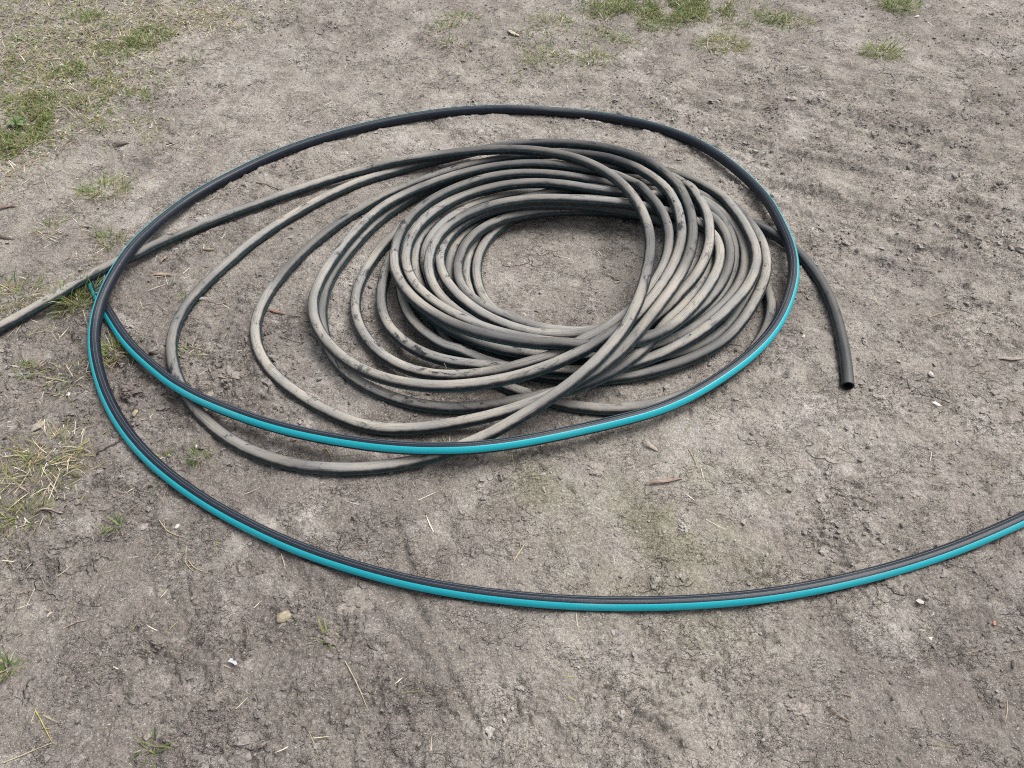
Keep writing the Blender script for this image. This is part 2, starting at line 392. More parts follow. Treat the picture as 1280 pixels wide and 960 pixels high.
        (605,13683,1086),(55,13803,1056),(-489,13978,1013),(-1021,14210,965),(-1530,14503,918),(-2006,14859,871),(-2439,15275,827),(-2816,15744,789),(-3123,16260,757),(-3343,16814,731),
        (-3452,17395,712),(-3456,17988,701),(-3381,18573,689),(-3231,19133,674),(-2988,19654,662),(-2653,20126,657),(-2244,20542,658),(-1785,20892,657),(-1300,21182,667),(-786,21397,682),
        (-241,21525,699),(323,21571,715),(891,21547,727),(1455,21471,736),(2006,21350,737),(2541,21197,727),(3069,21029,717),(3601,20851,697),(4132,20659,648),(4660,20449,614),
        (5154,20148,552),(5590,19812,693),(6026,19449,728),(6284,18993,736),(6414,18486,727),(6447,17958,711),(6379,17424,692),(6220,16905,667),(5980,16414,642),(5673,15954,619),
        (5314,15532,596),(4922,15143,580),(4499,14798,562),(4020,14525,553),(3523,14288,621),(2998,14101,675),(2438,14007,705),(1874,13992,701),(1309,13992,739),(751,14055,763),
        (203,14178,776),(-334,14339,786),(-847,14564,789),(-1337,14852,787),(-1805,15191,780),(-2237,15584,771),(-2606,16032,762),(-2887,16529,756),(-3056,17065,755),(-3107,17621,751),
        (-3045,18176,753),(-2884,18709,757),(-2623,19204,762),(-2275,19648,769),(-1865,20032,779),(-1403,20349,792),(-899,20591,808),(-366,20756,828),(184,20845,850),(740,20857,870),
        (1297,20797,887),(1847,20682,899),(2387,20551,884),(2922,20427,876),(3463,20335,868),(4006,20259,820),(4560,20244,841),(5096,20215,866),(5609,20142,764),(6019,19912,745),
        (6316,19584,686),(6526,19168,616),(6649,18679,555),(6674,18157,501),(6608,17634,448),(6463,17123,401),(6246,16638,363),(5970,16178,329),(5628,15752,301),(5218,15375,268),
        (4762,15045,237),(4268,14766,210),(3744,14542,185),(3198,14374,166),(2638,14265,151),(2069,14221,140),(1504,14236,140),(944,14313,140),(396,14444,140),(-138,14628,151),
        (-652,14873,188),(-1122,15203,252),(-1560,15574,311),(-1949,15999,369),(-2263,16479,445),(-2472,17007,460),(-2588,17556,480),(-2586,18116,485),(-2458,18667,484),(-2220,19187,477),
        (-1891,19658,467),(-1493,20069,454),(-1037,20409,441),(-533,20672,427),(5,20859,415),(564,20982,399),(1131,21053,381),(1700,21085,371),(2269,21090,378),(2839,21077,399),
        (3413,21060,420),(3988,20986,492),(4555,20865,555),(5110,20704,610),(5657,20489,673),(6133,20183,620),(6525,19785,552),(6794,19300,505),(6941,18768,478),(6984,18203,458),
        (6926,17631,453),(6772,17066,458),(6529,16531,467),(6220,16038,471),(5862,15588,465),(5464,15182,460),(5027,14819,456),(4570,14491,444),(4071,14229,436),(3547,14030,434),
        (3006,13886,442),(2453,13801,459),(1892,13755,468),(1328,13750,481),(766,13787,494),(211,13869,504),(-333,14009,510),(-857,14215,513),(-1355,14489,511),(-1818,14820,508),
        (-2230,15213,498),(-2586,15662,488),(-2880,16157,480),(-3095,16690,475),(-3225,17249,472),(-3258,17820,460),(-3201,18391,451),(-3063,18948,447),(-2826,19468,449),(-2500,19939,448),
        (-2105,20346,450),(-1648,20686,452),(-1146,20958,448),(-608,21162,436),(-47,21306,423),(527,21395,418),(1106,21440,419),(1685,21452,425),(2265,21441,446),(2844,21411,468),
        (3422,21369,493),(3999,21304,523),(4569,21210,558),(5128,21083,560),(5657,20891,588),(6138,20607,519),(6536,20243,451),(6882,19823,432),(7111,19326,427),(7248,18784,411),
        (7294,18219,403),(7249,17652,445),(7104,17088,355),(6898,16553,306),(6639,16045,261),(6350,15562,224),(6022,15117,203),(5630,14730,184),(5178,14410,167),(4674,14159,153),
        (4135,13975,143),(3578,13856,140),(3011,13792,140),(2440,13780,140),(1870,13810,153),(1304,13875,171),(742,13974,196),(190,14107,224),(-345,14286,261),(-854,14514,304),
        (-1326,14797,345),(-1745,15144,381),(-2103,15547,444),(-2405,16002,431),(-2632,16509,428),(-2810,17045,422),(-2900,17603,414),(-2911,18162,407),(-2810,18709,392),(-2603,19235,373),
        (-2295,19714,351),(-1904,20136,319),(-1459,20484,286),(-972,20754,246),(-455,20953,207),(81,21097,172),(631,21195,149),(1192,21264,140),(1758,21323,140),(2329,21372,140),
        (2902,21407,150),(3473,21410,169),(4031,21356,203),(4555,21222,238),(5017,20979,280),(5415,20690,413),(5639,20190,436),(5795,19673,434),(5833,19100,562),(5753,18499,620),
        (5624,17939,719),(5417,17393,717),(5161,16881,738),(4861,16401,753),(4521,15953,761),(4143,15546,766),(3730,15177,770),(3283,14858,773),(2797,14603,764),(2280,14418,752),
        (1742,14320,734),(1196,14317,715),(655,14391,698),(138,14559,700),(-340,14818,686),(-782,15136,669),(-1186,15513,668),(-1543,15942,665),(-1829,16414,661),(-2035,16913,664),
        (-2124,17430,670),(-2072,17943,670),(-1895,18427,682),(-1607,18854,703),(-1240,19208,727),(-811,19486,751),(-334,19688,768),(175,19826,780),(706,19897,776),(1250,19933,751),
        (1801,19943,725),(2356,19919,693),(2909,19857,656),(3458,19762,618),(3991,19622,588),(4482,19408,554),(4923,19132,525),(5269,18778,511),(5489,18368,463),(5609,17913,401),
        (5580,17439,423),(5430,16963,426),(5185,16501,433),(4865,16066,448),(4490,15667,456),(4071,15311,463),(3613,15004,463),(3119,14759,458),(2599,14579,455),(2061,14463,447),
        (1512,14431,434),(965,14484,420),(428,14614,408),(-83,14827,393),(-551,15119,359),(-967,15486,304),(-1310,15923,276),(-1590,16403,279),(-1778,16923,291),(-1862,17468,304),
        (-1835,18012,324),(-1700,18529,351),(-1449,18994,386),(-1103,19393,429),(-676,19709,479),(-192,19947,535),(324,20118,612),(870,20209,678),(1423,20250,681),(1978,20256,692),
        (2534,20226,694),(3087,20150,681),(3640,20041,684),(4176,19878,671),(4672,19633,675),(5144,19358,598),(5507,19007,469),(5770,18601,322),(5908,18155,285),(5913,17691,233),
        (5785,17228,189),(5551,16782,160),(5233,16364,141),(4852,15983,140),(4426,15647,143),(3965,15359,165),(3474,15126,202),(2967,14945,250),(2442,14820,315),(1898,14752,371),
        (1353,14756,412),(814,14831,459),(295,14984,503),(-195,15201,545),(-651,15466,570),(-1042,15801,571),(-1346,16198,571),(-1528,16662,560),(-1586,17168,564),(-1542,17685,571),
        (-1402,18188,579),(-1158,18654,582),(-807,19059,575),(-361,19387,568),(154,19626,531),(687,19840,463),(1251,19989,420),(1824,20089,367),(2399,20148,314),(2971,20163,265),
        (3539,20127,221),(4093,20031,184),(4621,19867,140),(5141,19637,140),(5557,19302,140),(5902,18907,140),(6132,18453,140),(6226,17956,140),(6178,17442,140),(6000,16933,140),
        (5712,16446,140),(5340,16000,140),(4905,15604,140),(4425,15265,140),(3914,14984,140),(3380,14763,140),(2825,14615,140),(2258,14542,140),(1688,14543,140),(1120,14607,140),
        (565,14744,140),(43,14975,140),(-421,15305,140),(-808,15711,140),(-1098,16190,144),(-1282,16729,143),(-1376,17298,140),(-1370,17875,140),(-1267,18437,140),(-1071,18964,140),
        (-772,19433,140),(-382,19826,140),(78,20142,140),(588,20374,140),(1134,20522,140),(1698,20591,140),(2269,20605,140),(2845,20560,140),(3414,20515,140),(3971,20425,140),
        (4506,20265,140),(5019,20063,140),(5485,19769,140),(5909,19420,140),(6299,19023,140),(6649,18580,140),(6956,18100,140),(7207,17593,140),(7393,17062,140),(7464,16520,140),
        (7415,15979,140),(7265,15450,140),(7035,14941,140),(6741,14460,140),(6392,14018,140),(5992,13620,140),(5550,13269,140),(5075,12964,140),(4572,12709,140),(4051,12500,140),
        (3515,12341,140),(2967,12243,140),(2411,12217,140),(1856,12266,140),(1311,12389,140),(781,12569,141),(259,12784,142),(-242,13042,141),(-709,13352,140),(-1142,13694,140),
        (-1474,14150,140),(-1787,14591,140),(-2022,15086,140),(-2193,15612,140),(-2297,16160,140),(-2343,16717,140),(-2331,17274,151),(-2253,17820,166),(-2107,18343,187),(-1886,18832,215),
        (-1592,19278,249),(-1225,19668,293),(-801,20001,343),(-329,20275,398),(177,20491,454),(707,20653,514),(1251,20760,572),(1804,20819,613),(2355,20833,684),(2905,20747,698),
        (3427,20591,619),(3931,20406,545),(4388,20121,481),(4789,19785,439),(5073,19339,288),(5313,18900,218),(5417,18414,158),(5419,17922,144),(5311,17445,140),(5102,16992,140),
        (4810,16572,140),(4452,16191,140),(4042,15849,140),(3590,15551,140),(3101,15308,140),(2584,15127,140),(2061,14991,140),(1529,14922,140),(999,14956,140),(498,15105,140),
        (40,15345,140),(-357,15672,140),(-677,16071,140),(-894,16540,140),(-1023,17047,150),(-1068,17566,169),(-1023,18085,191),(-884,18584,215),(-648,19043,242),(-325,19454,256),
        (63,19811,290),(518,20074,329),(1003,20302,383),(1518,20473,437),(2054,20589,449),(2601,20690,421),(3157,20760,362),(3709,20747,310),(4267,20738,256),(4821,20689,205),
        (5348,20572,140),(5966,20518,140),(6451,20326,140),(6945,20101,140),(7432,19847,148),(7857,19516,158),(8231,19128,155),(8543,18689,147),(8780,18205,148),(8957,17688,143),
        (9081,17149,140),(9151,16596,140),(9172,16037,140),(9153,15477,140),(9107,14916,140),(9043,14356,140),(8959,13801,140),(8854,13251,140),(8792,12979,140)]
TEAL = [(-12567,17289,140),(-12260,16791,140),(-11939,16310,153),(-11599,15841,170),(-11249,15377,191),(-10888,14917,218),(-10507,14471,248),(-10100,14049,282),(-9681,13658,323),(-9277,13296,366),
        (-8879,12957,406),(-8448,12639,452),(-7950,12344,440),(-7418,12081,438),(-6893,11850,433),(-6381,11646,429),(-5864,11462,431),(-5330,11296,440),(-4785,11146,455),(-4242,11012,477),
        (-3709,10894,504),(-3184,10795,532),(-2653,10721,557),(-2110,10677,575),(-1558,10666,593),(-1006,10697,584),(-466,10776,563),(68,10881,541),(604,11015,516),(1143,11165,492),
        (1682,11321,470),(2221,11482,450),(2758,11650,435),(3289,11833,424),(3805,12046,418),(4299,12299,419),(4778,12592,424),(5249,12918,433),(5708,13267,444),(6144,13635,445),
        (6551,14027,441),(6925,14448,440),(7260,14902,440),(7554,15387,442),(7813,15898,445),(8034,16426,449),(8212,16962,452),(8336,17511,451),(8402,18077,445),(8416,18656,439),
        (8402,19236,410),(8374,19795,375),(8331,20328,335),(8249,20855,295),(8104,21394,261),(7901,21937,234),(7659,22467,213),(7390,22973,196),(7094,23447,180),(6765,23887,167),
        (6393,24290,155),(5977,24656,147),(5519,24981,141),(5029,25262,140),(4517,25500,140),(3990,25699,140),(3452,25865,140),(2908,26006,140),(2358,26125,140),(1805,26224,140),
        (1249,26301,140),(689,26357,140),(128,26387,140),(-434,26391,140),(-996,26367,140),(-1555,26314,140),(-2111,26231,140),(-2662,26119,140),(-3206,25979,140),(-3743,25814,140),
        (-4272,25626,140),(-4795,25420,140),(-5311,25198,140),(-5821,24960,140),(-6325,24707,140),(-6820,24436,140),(-7302,24145,140),(-7767,23832,140),(-8213,23496,140),(-8641,23136,140),
        (-9052,22753,140),(-9448,22346,144),(-9825,21916,159),(-10169,21465,183),(-10463,20998,219),(-10705,20516,266),(-10905,20015,323),(-11077,19492,386),(-11225,18951,449),(-11350,18409,514),
        (-11435,17876,561),(-11500,17369,576),(-11547,16856,576),(-11589,16307,546),(-11601,15745,492),(-11557,15186,424),(-11450,14628,346),(-11281,14106,276),(-11064,13616,221),(-10810,13138,181),
        (-10521,12667,156),(-10199,12208,143),(-9849,11763,140),(-9474,11340,140),(-9078,10942,140),(-8660,10568,140),(-8223,10219,140),(-7770,9891,140),(-7304,9581,140),(-6825,9289,140),
        (-6334,9015,140),(-5835,8758,140),(-5328,8514,140),(-4814,8288,140),(-4291,8081,140),(-3760,7894,140),(-3225,7722,140),(-2685,7566,140),(-2140,7428,140),(-1590,7310,140),
        (-1037,7212,140),(-480,7131,140),(78,7066,140),(638,7015,140),(1199,6978,140),(1761,6956,140),(2323,6948,140),(2885,6954,140),(3447,6972,140),(4008,7003,140),
        (4569,7048,140),(5128,7110,140),(5684,7190,140),(6237,7288,140),(6788,7401,140),(7335,7527,140),(7881,7664,140),(8423,7813,140),(8962,7975,140),(9496,8150,140),
        (10026,8339,140),(10550,8541,140),(11070,8752,140),(11588,8972,140),(12102,9198,140),(12615,9430,140),(13124,9668,140),(13631,9912,140),(14134,10162,140),(14634,10420,140),
        (15130,10685,140),(15622,10957,140),(16110,11235,140),(16596,11518,140),(17079,11806,140),(17560,12097,140),(18039,12391,140),(18518,12686,140),(19115,13056,140)]


def macro(x, y):
    return 0.007 * fbm(x, y, 0.9, 2, 3)


def resample(P, ds):
    P = np.asarray(P, float) * 1e-4
    P = P.copy()
    n = len(P)
    t = np.r_[0, np.cumsum(np.linalg.norm(np.diff(P, axis=0), axis=1))]
    m = np.zeros_like(P)
    m[1:-1] = (P[2:] - P[:-2]) / (t[2:] - t[:-2])[:, None]
    m[0] = (P[1] - P[0]) / (t[1] - t[0]); m[-1] = (P[-1] - P[-2]) / (t[-1] - t[-2])
    q = np.linspace(0, t[-1], int(t[-1] / ds))
    i = np.clip(np.searchsorted(t, q, side='right') - 1, 0, n - 2)
    h = (t[i + 1] - t[i])[:, None]; f = ((q - t[i])[:, None]) / h
    Q = (2 * f**3 - 3 * f**2 + 1) * P[i] + (f**3 - 2 * f**2 + f) * h * m[i] + (-2 * f**3 + 3 * f**2) * P[i + 1] + (f**3 - f**2) * h * m[i + 1]
    Q[:, 2] += macro(Q[:, 0], Q[:, 1])
    return Q, q


# ------------------------------------------------------------------ ground
def rough_mask(x, y):
    r = 0.36 + 0.55 * fbm(x, y, 1.7, 3, 21)
    r += 0.14 * blob(x, y, 1080, 190, 0.75, 0.8) + 0.25 * blob(x, y, 1200, 260, .6)
    r += 0.40 * blob(x, y, 110, 560, 0.4) + 0.35 * blob(x, y, 330, 860, 0.35) + 0.35 * blob(x, y, 280, 460, 0.25)
    r += 0.30 * blob(x, y, 1050, 900, 0.3) + .3 * blob(x, y, 60, 700, .35)
    r -= 0.45 * blob(x, y, 740, 640, 0.35) + 0.25 * blob(x, y, 700, 350, 0.22)
    return np.clip(r, 0.05, 1.3)


def contact_map():
    """distance from every low-lying stretch of pipe, on a 5 mm raster"""
    D = np.full((1300, 1500), 0.2)
    k = np.arange(-14, 15)
    for data in (COIL, TEAL):
        Q_, _ = resample(data, 0.008)
        Q_ = Q_[Q_[:, 2] - macro(Q_[:, 0], Q_[:, 1]) < 0.021]
        ix = np.round((Q_[:, 0] + 3.5) / 0.005).astype(int); iy = np.round((Q_[:, 1] + 1.0) / 0.005).astype(int)
        m = (ix > 20) & (ix < 1480) & (iy > 20) & (iy < 1280)
        ix, iy, Q_ = ix[m], iy[m], Q_[m]
        JX = ix[:, None, None] + k[None, None, :] + 0 * k[None, :, None]; JY = iy[:, None, None] + k[None, :, None] + 0 * k[None, None, :]
        d = np.hypot(JX * 0.005 - 3.5 - Q_[:, 0, None, None], JY * 0.005 - 1.0 - Q_[:, 1, None, None])
        np.minimum.at(D, (JY.ravel(), JX.ravel()), d.ravel())
    return D


CONTACT = contact_map()


def pipe_distance(x, y):
    fx = np.clip((x + 3.5) / 0.005, 0, 1498.9); fy = np.clip((y + 1.0) / 0.005, 0, 1298.9)
    i, j = fx.astype(int), fy.astype(int); a, b = fx - i, fy - j
    return (CONTACT[j, i] * (1 - a) + CONTACT[j, i + 1] * a) * (1 - b) + (CONTACT[j + 1, i] * (1 - a) + CONTACT[j + 1, i + 1] * a) * b


def relief(x, y, detail=1.0):
    rm = rough_mask(x, y)
    wx = x + 0.02 * fbm(x, y, 7, 2, 41); wy = y + 0.02 * fbm(x, y, 7, 2, 47)
    h = 0.0075 * fbm(wx, wy, 5.0, 3, 61)
    # crumbly broken surface
    bl = np.abs(fbm(wx, wy, 17, 4, 81, 0.58))
    h += rm * (0.0055 * (bl - 0.35))
    # flaking crust: plates with sharp torn edges, in patches
    pl = fbm(wx, wy, 11, 5, 101, 0.6)
    for lev, hh in ((0.05, 0.0035), (0.33, 0.0035), (-0.28, 0.003)):
        h += (0.25 + rm) * hh * (sstep(lev - 0.018, lev + 0.018, pl) - 0.5)
    # torn lips of crust and small pits, broken into short runs
    brk = sstep(0.0, 0.25, fbm(x, y, 7, 2, 111))
    lip = fbm(wx * 0.75, wy, 21, 4, 113, 0.6)
    lz = (0.3 + 0.7 * rm) * brk
    h += lz * 0.0075 * sstep(0.20, 0.245, lip) * (1 - sstep(0.245, 0.75, lip))
    h -= (0.3 + rm) * 0.0035 * sstep(0.62, 0.9, perlin(wx * 26, wy * 26, 117)) * sstep(-0.1, 0.2, fbm(x, y, 5, 2, 119))
    # shrinkage cracks
    f1, f2, cid = worley(wx + 0.012 * fbm(x, y, 30, 3, 121), wy + 0.012 * fbm(x, y, 30, 3, 131), 13, 7)
    crack_zone = sstep(0.05, 0.35, fbm(x, y, 2.6, 2, 141))
    h -= crack_zone * 0.008 * (1 - sstep(0.0, 0.09, f2 - f1)) * sstep(-0.2, 0.25, fbm(x, y, 9, 2, 143))
    h += crack_zone * 0.004 * (cid - 0.5)
    # furrows pressed into the soft ground beyond the coil (old tyre and scrape marks)
    a = math.radians(-27)
    fx, fy = x * math.cos(a) + y * math.sin(a), -x * math.sin(a) + y * math.cos(a)
    fz = blob(x, y, 1080, 170, 0.85, 0.75) + 0.6 * blob(x, y, 1230, 330, 0.5)
    fur = fbm(fx * 0.14, fy + 0.03 * fbm(x, y, 3, 2, 9), 8.0, 3, 151, 0.5)
    h += fz * 0.018 * fur + fz * 0.005 * (sstep(0.1, 0.18, fur) - 0.5)
    # a pair of faint wheel grooves running across the near ground
    for (p0, p1, w, dep) in (((300, 610), (700, 980), 0.012, 0.004), ((520, 640), (900, 990), 0.016, 0.004), ((480, 640), (590, 900), 0.009, 0.005), ((1130, 730), (1280, 960), .014, .005), ((395, 15), (250, 75), .03, .012), ((470, 0), (300, 45), .03, .012)):
        (ax, ay), (bx, by) = G(*p0), G(*p1)
        dx, dy = bx - ax, by - ay; L = math.hypot(dx, dy)
        t = ((x - ax) * dx + (y - ay) * dy) / (L * L)
        dist = ((x - ax) * dy - (y - ay) * dx) / L + 0.02 * fbm(x, y, 4, 2, 17)
        h -= dep * np.exp(-(dist / w) ** 2) * sstep(-0.02, 0.08, t) * sstep(1.05, 0.9, t)
        h += 0.5 * dep * np.exp(-((np.abs(dist) - 2.0 * w) / w) ** 2) * sstep(-0.02, 0.08, t) * sstep(1.05, 0.9, t)
    # lugs of a boot sole pressed in by the near edge
    cx, cy = G(492, 925)
    a = math.radians(25)
    bx, by = (x - cx) * math.cos(a) + (y - cy) * math.sin(a), -(x - cx) * math.sin(a) + (y - cy) * math.cos(a)
    sole = sstep(1.0, 0.8, np.hypot(bx / 0.055, by / 0.12))
    lug = sstep(0.1, 0.35, np.sin(bx * 150 + 0.8 * np.sign(by))) * sstep(0.0, 0.3, np.sin(by * 120))
    h += sole * (0.006 * lug - 0.006)
    # the soil is pressed down under the pipes and banked a little beside them
    pd = pipe_distance(x, y)
    h = h * (1 - 0.55 * np.exp(-(pd / 0.018) ** 2)) - 0.003 * np.exp(-(pd / 0.011) ** 2)
    h += 0.0042 * np.exp(-((pd - 0.022) / 0.009) ** 2) * np.clip(0.45 + 0.9 * fbm(x, y, 13, 3, 161), 0, 1.4)
    # grit-size lumps
    h += (0.4 + rm) * 0.0018 * fbm(x, y, 75, 2, 171, 0.6) * detail
    h += rm * 0.004 * sstep(0.42, 0.9, fbm(x, y, 38, 2, 181)) * detail
    return h


def ground_h(x, y):
    x, y = np.asarray(x, float), np.asarray(y, float)
    return macro(x, y) + relief(x, y)


def gh(x, y):
    return float(ground_h(np.array([x]), np.array([y]))[0])


def half_width(y):
    return 1.40 + np.clip(y - 0.35, -0.3, 4.2) * 0.44


def soil_state(x, yy):
    # soil colour: damp, pale crust, algae
    damp = 0.08 + 0.36 * fbm(x, yy, 1.3, 5, 201, 0.6)
    damp += 0.50 * blob(x, yy, 100, 540, 0.50) + 0.36 * blob(x, yy, 380, 440, 0.32) + 0.42 * blob(x, yy, 130, 800, 0.6) + 0.2 * blob(x, yy, 420, 880, .4) + 0.2 * blob(x, yy, 1150, 900, .5)
    damp += 0.22 * blob(x, yy, 560, 470, 0.30) + 0.10 * blob(x, yy, 640, 930, 0.5) + 0.08 * blob(x, yy, 1120, 150, 0.5, .7)
    damp += 0.35 * blob(x, yy, 950, 380, .2) + .2 * blob(x, yy, 1200, 900, .4)
    damp -= 0.30 * blob(x, yy, 560, 160, 0.9, 0.35) + 0.25 * blob(x, yy, 1000, 230, 0.5, .5) + 0.2 * blob(x, yy, 850, 640, 0.4)
    damp = np.clip(damp, 0, 0.6)
    pale = 0.55 * sstep(0.25, 0.75, fbm(x, yy, 3.1, 4, 221, 0.6)) + 0.5 * sstep(0.4, 0.8, fbm(x, yy, 14, 3, 231, .6))
    pale += 0.7 * blob(x, yy, 235, 277, 0.07) + 0.6 * blob(x, yy, 352, 458, 0.035) + .5 * blob(x, yy, 850, 655, .03)
    pale = np.clip(pale * (0.55 + 0.5 * fbm(x, yy, 6, 2, 241)), 0, 0.7)
    tint = np.clip((0.65 * blob(x, yy, 840, 670, 0.22, 1.0) + 0.4 * blob(x, yy, 650, 600, .12)) * (0.7 + fbm(x, yy, 7, 3, 251)), 0, 0.6)
    return np.stack([damp, pale, tint], 1)


def soil_colour(x, y):
    """mean colour of the soil at a spot, for lumps broken out of it"""
    st = soil_state(np.asarray(x, float), np.asarray(y, float))
    c = np.array([[0.300, 0.273, 0.252]])
    c = c + (np.array([[0.140, 0.121, 0.112]]) - c) * st[:, :1]
    return c + (np.array([[0.47, 0.44, 0.41]]) - c) * st[:, 1:2]


def make_ground():
    nx, ny = 880, 780
    s = np.linspace(-1, 1, nx)
    out = np.cumsum(0.012 * 1.42 ** np.arange(24))
    s = np.r_[-1 - out[::-1], s, 1 + out]
    tt = np.linspace(0, 1, ny)
    y = 0.12 + (4.25 - 0.12) * (0.56 * tt + 0.44 * tt * tt)
    yo = np.cumsum(0.012 * 1.42 ** np.arange(27))
    y = np.r_[(y[0] - yo[:24])[::-1], y, y[-1] + yo]
    S, Y = np.meshgrid(s, y)
    X = S * half_width(Y)
    x, yy = X.ravel(), Y.ravel()
    far = sstep(0.0, 3.0, np.maximum(np.abs(S.ravel()) - 1.05, 0) * 2 + np.maximum(yy - 4.3, 0) + np.maximum(0.0 - yy, 0))
    z = macro(x, yy) + relief(x, yy) * (1 - far)
    V = np.stack([x, yy, z], 1)
    NX = len(s); NY = len(y)
    i = np.arange(NX - 1)[None, :] + NX * np.arange(NY - 1)[:, None]
    F = np.stack([i, i + 1, i + 1 + NX, i + NX], -1).reshape(-1, 4)
    o = mesh_object('ground', V, F, np.full(len(F), 4), SOIL, colors=soil_state(x, yy))
    tag(o, kind='structure')
    return o


make_ground()



def frames(Q, side_sign):
    T = np.gradient(Q, axis=0); T /= np.linalg.norm(T, axis=1)[:, None]
    S = np.cross(T, [0, 0, 1.0]); S /= np.linalg.norm(S, axis=1)[:, None]
    U = np.cross(S, T)
    return T, S * side_sign, U


def tube(name, Q, q, O, U, mat, parent, r=R_OUT, n=26):
    a = np.linspace(-math.pi / 2, 1.5 * math.pi, n + 1)            # seam underneath
    ring = np.cos(a)[None, :, None] * O[:, None] + np.sin(a)[None, :, None] * U[:, None]
    V = (Q[:, None] + r * ring).reshape(-1, 3)
    uv = np.stack([np.repeat(q, n + 1), np.tile(np.linspace(0, 1, n + 1), len(Q))], 1)
    i = np.arange(n)[None, :] + (n + 1) * np.arange(len(Q) - 1)[:, None]
    F = np.stack([i, i + 1, i + n + 2, i + n + 1], -1).reshape(-1, 4)
    o = mesh_object(name, V, F, np.full(len(F), 4), mat, parent, True, uvs=uv)
    if np.dot(np.array(o.data.polygons[n // 2].normal), ring[0, n // 2]) < 0:
        o.data.flip_normals()
    return o


def strip(name, Q, q, O, U, mat, parent, a0, a1, n, r, fade=None):
    a = np.radians(np.linspace(a0, a1, n + 1))
    wob = np.radians(3.0) * np.sin(q * 1.3 + 0.7)[:, None]
    aa = a[None] + wob
    ring = np.cos(aa)[..., None] * O[:, None] + np.sin(aa)[..., None] * U[:, None]
    lift = np.full(n + 1, r); lift[0] = lift[-1] = R_OUT - 0.0004
    V = (Q[:, None] + lift[None, :, None] * ring).reshape(-1, 3)
    uv = np.stack([np.repeat(q, n + 1), ((aa + math.pi / 2) / (2 * math.pi)).ravel()], 1)
    i = np.arange(n)[None, :] + (n + 1) * np.arange(len(Q) - 1)[:, None]
    F = np.stack([i, i + 1, i + n + 2, i + n + 1], -1).reshape(-1, 4)
    o = mesh_object(name, V, F, np.full(len(F), 4), mat, parent, True, uvs=uv)
    if np.dot(np.array(o.data.polygons[n // 2].normal), ring[0, n // 2]) < 0:
        o.data.flip_normals()
    return o


def open_end(parent, c, T, O, U):
    """cut face and hollow bore of a pipe end; T points out of the pipe"""
    n = 26
    a = np.linspace(0, 2 * math.pi, n, endpoint=False)
    ring = np.cos(a)[:, None] * O + np.sin(a)[:, None] * U
    V = np.vstack([c + R_OUT * ring, c + T * 0.0004 + R_IN * ring])
    j = np.arange(n); k = (j + 1) % n
    F = np.stack([j, k, k + n, j + n], 1)
    mesh_object('cut_face', V, F, np.full(n, 4), FRESH, parent, False, uvs=np.zeros((len(V), 2)))
    V = np.vstack([c + T * 0.0004 + R_IN * ring, c - T * 0.10 + R_IN * ring, c - T * 0.10])
    F = np.stack([j, k, k + n, j + n], 1)
    fl = list(F.ravel()); lc = [4] * n
    for q_ in range(n):
        fl += [q_ + n, (q_ + 1) % n + n, 2 * n]; lc.append(3)
    mesh_object('bore', V, fl, lc, BORE, parent, True)


# the dusty coil
Q, q = resample(COIL, 0.012)
T, O, U = frames(Q, -1)
coil = empty('pipe_coil', (0.23, 1.85, 0))
coil['label'] = 'tangled coil of dusty black plastic pipe lying on bare dirt'
coil['category'] = 'pipe coil'
Qc = Q - np.array(coil.location)
cx, cy = 0.16, 1.93
ang = np.unwrap(np.arctan2(Q[:, 1] - cy, Q[:, 0] - cx))
turn = np.floor((ang[0] - ang) / (2 * math.pi) + 0.42).astype(int)
cuts = [0]
for t_ in range(turn.min() + 1, turn.max() + 1):
    w = np.nonzero(turn >= t_)[0]
    if len(w) and w[0] - cuts[-1] > 60: cuts.append(int(w[0]))
if len(Q) - 1 - cuts[-1] < 40: cuts.pop()
cuts.append(len(Q) - 1)
for a_, b_ in zip(cuts[:-1], cuts[1:]):
    sl = slice(a_, b_ + 1)
    nm = 'tail_run' if a_ == 0 else ('cut_end_run' if b_ == len(Q) - 1 else 'pipe_turn')
    part = tube(nm, Qc[sl], q[sl], O[sl], U[sl], DUSTY, coil)
    if nm == 'tail_run': part['label'] = 'loose tail of the coil running off across the dirt'
    strip('stripe', Qc[sl], q[sl], O[sl], U[sl], DUSTY_STRIPE, part, -22, 6, 3, R_OUT + 0.0003)
    strip('stripe', Qc[sl], q[sl], O[sl], U[sl], DUSTY_STRIPE, part, 160, 172, 2, R_OUT + 0.0003)
    if nm == 'cut_end_run':
        part['label'] = 'open cut end of the coiled pipe'
        open_end(part, Qc[-1], T[-1], O[-1], U[-1])

# the clean pipe with the teal stripe
Q, q = resample(TEAL, 0.010)
T, O, U = frames(Q, 1)
teal = empty('striped_pipe', (0, 1.2, 0))
tag(teal, 'clean black pipe with bright teal stripe, looped wide around the dusty coil', 'pipe')
Qt = Q - np.array(teal.location)
body = tube('pipe_wall', Qt, q, O, U, FRESH, teal, n=30)
strip('teal_stripe', Qt, q, O, U, FRESH_STRIPE, teal, -2, 71, 9, R_OUT + 0.0003)
for a0 in (95, 121):
    strip('pale_line', Qt, q, O, U, LINE, teal, a0, a0 + 3.6, 2, R_OUT + 0.0004)
open_end(body, Qt[0], -T[0], O[0], U[0])

# ------------------------------------------------------------------ scatter
def ico(sub):
    import bmesh
    bm = bmesh.new(); bmesh.ops.create_icosphere(bm, subdivisions=sub, radius=1.0)
    v = np.array([x.co[:] for x in bm.verts]); f = np.array([[y.index for y in x.verts] for x in bm.faces]); bm.free()
    return v, f


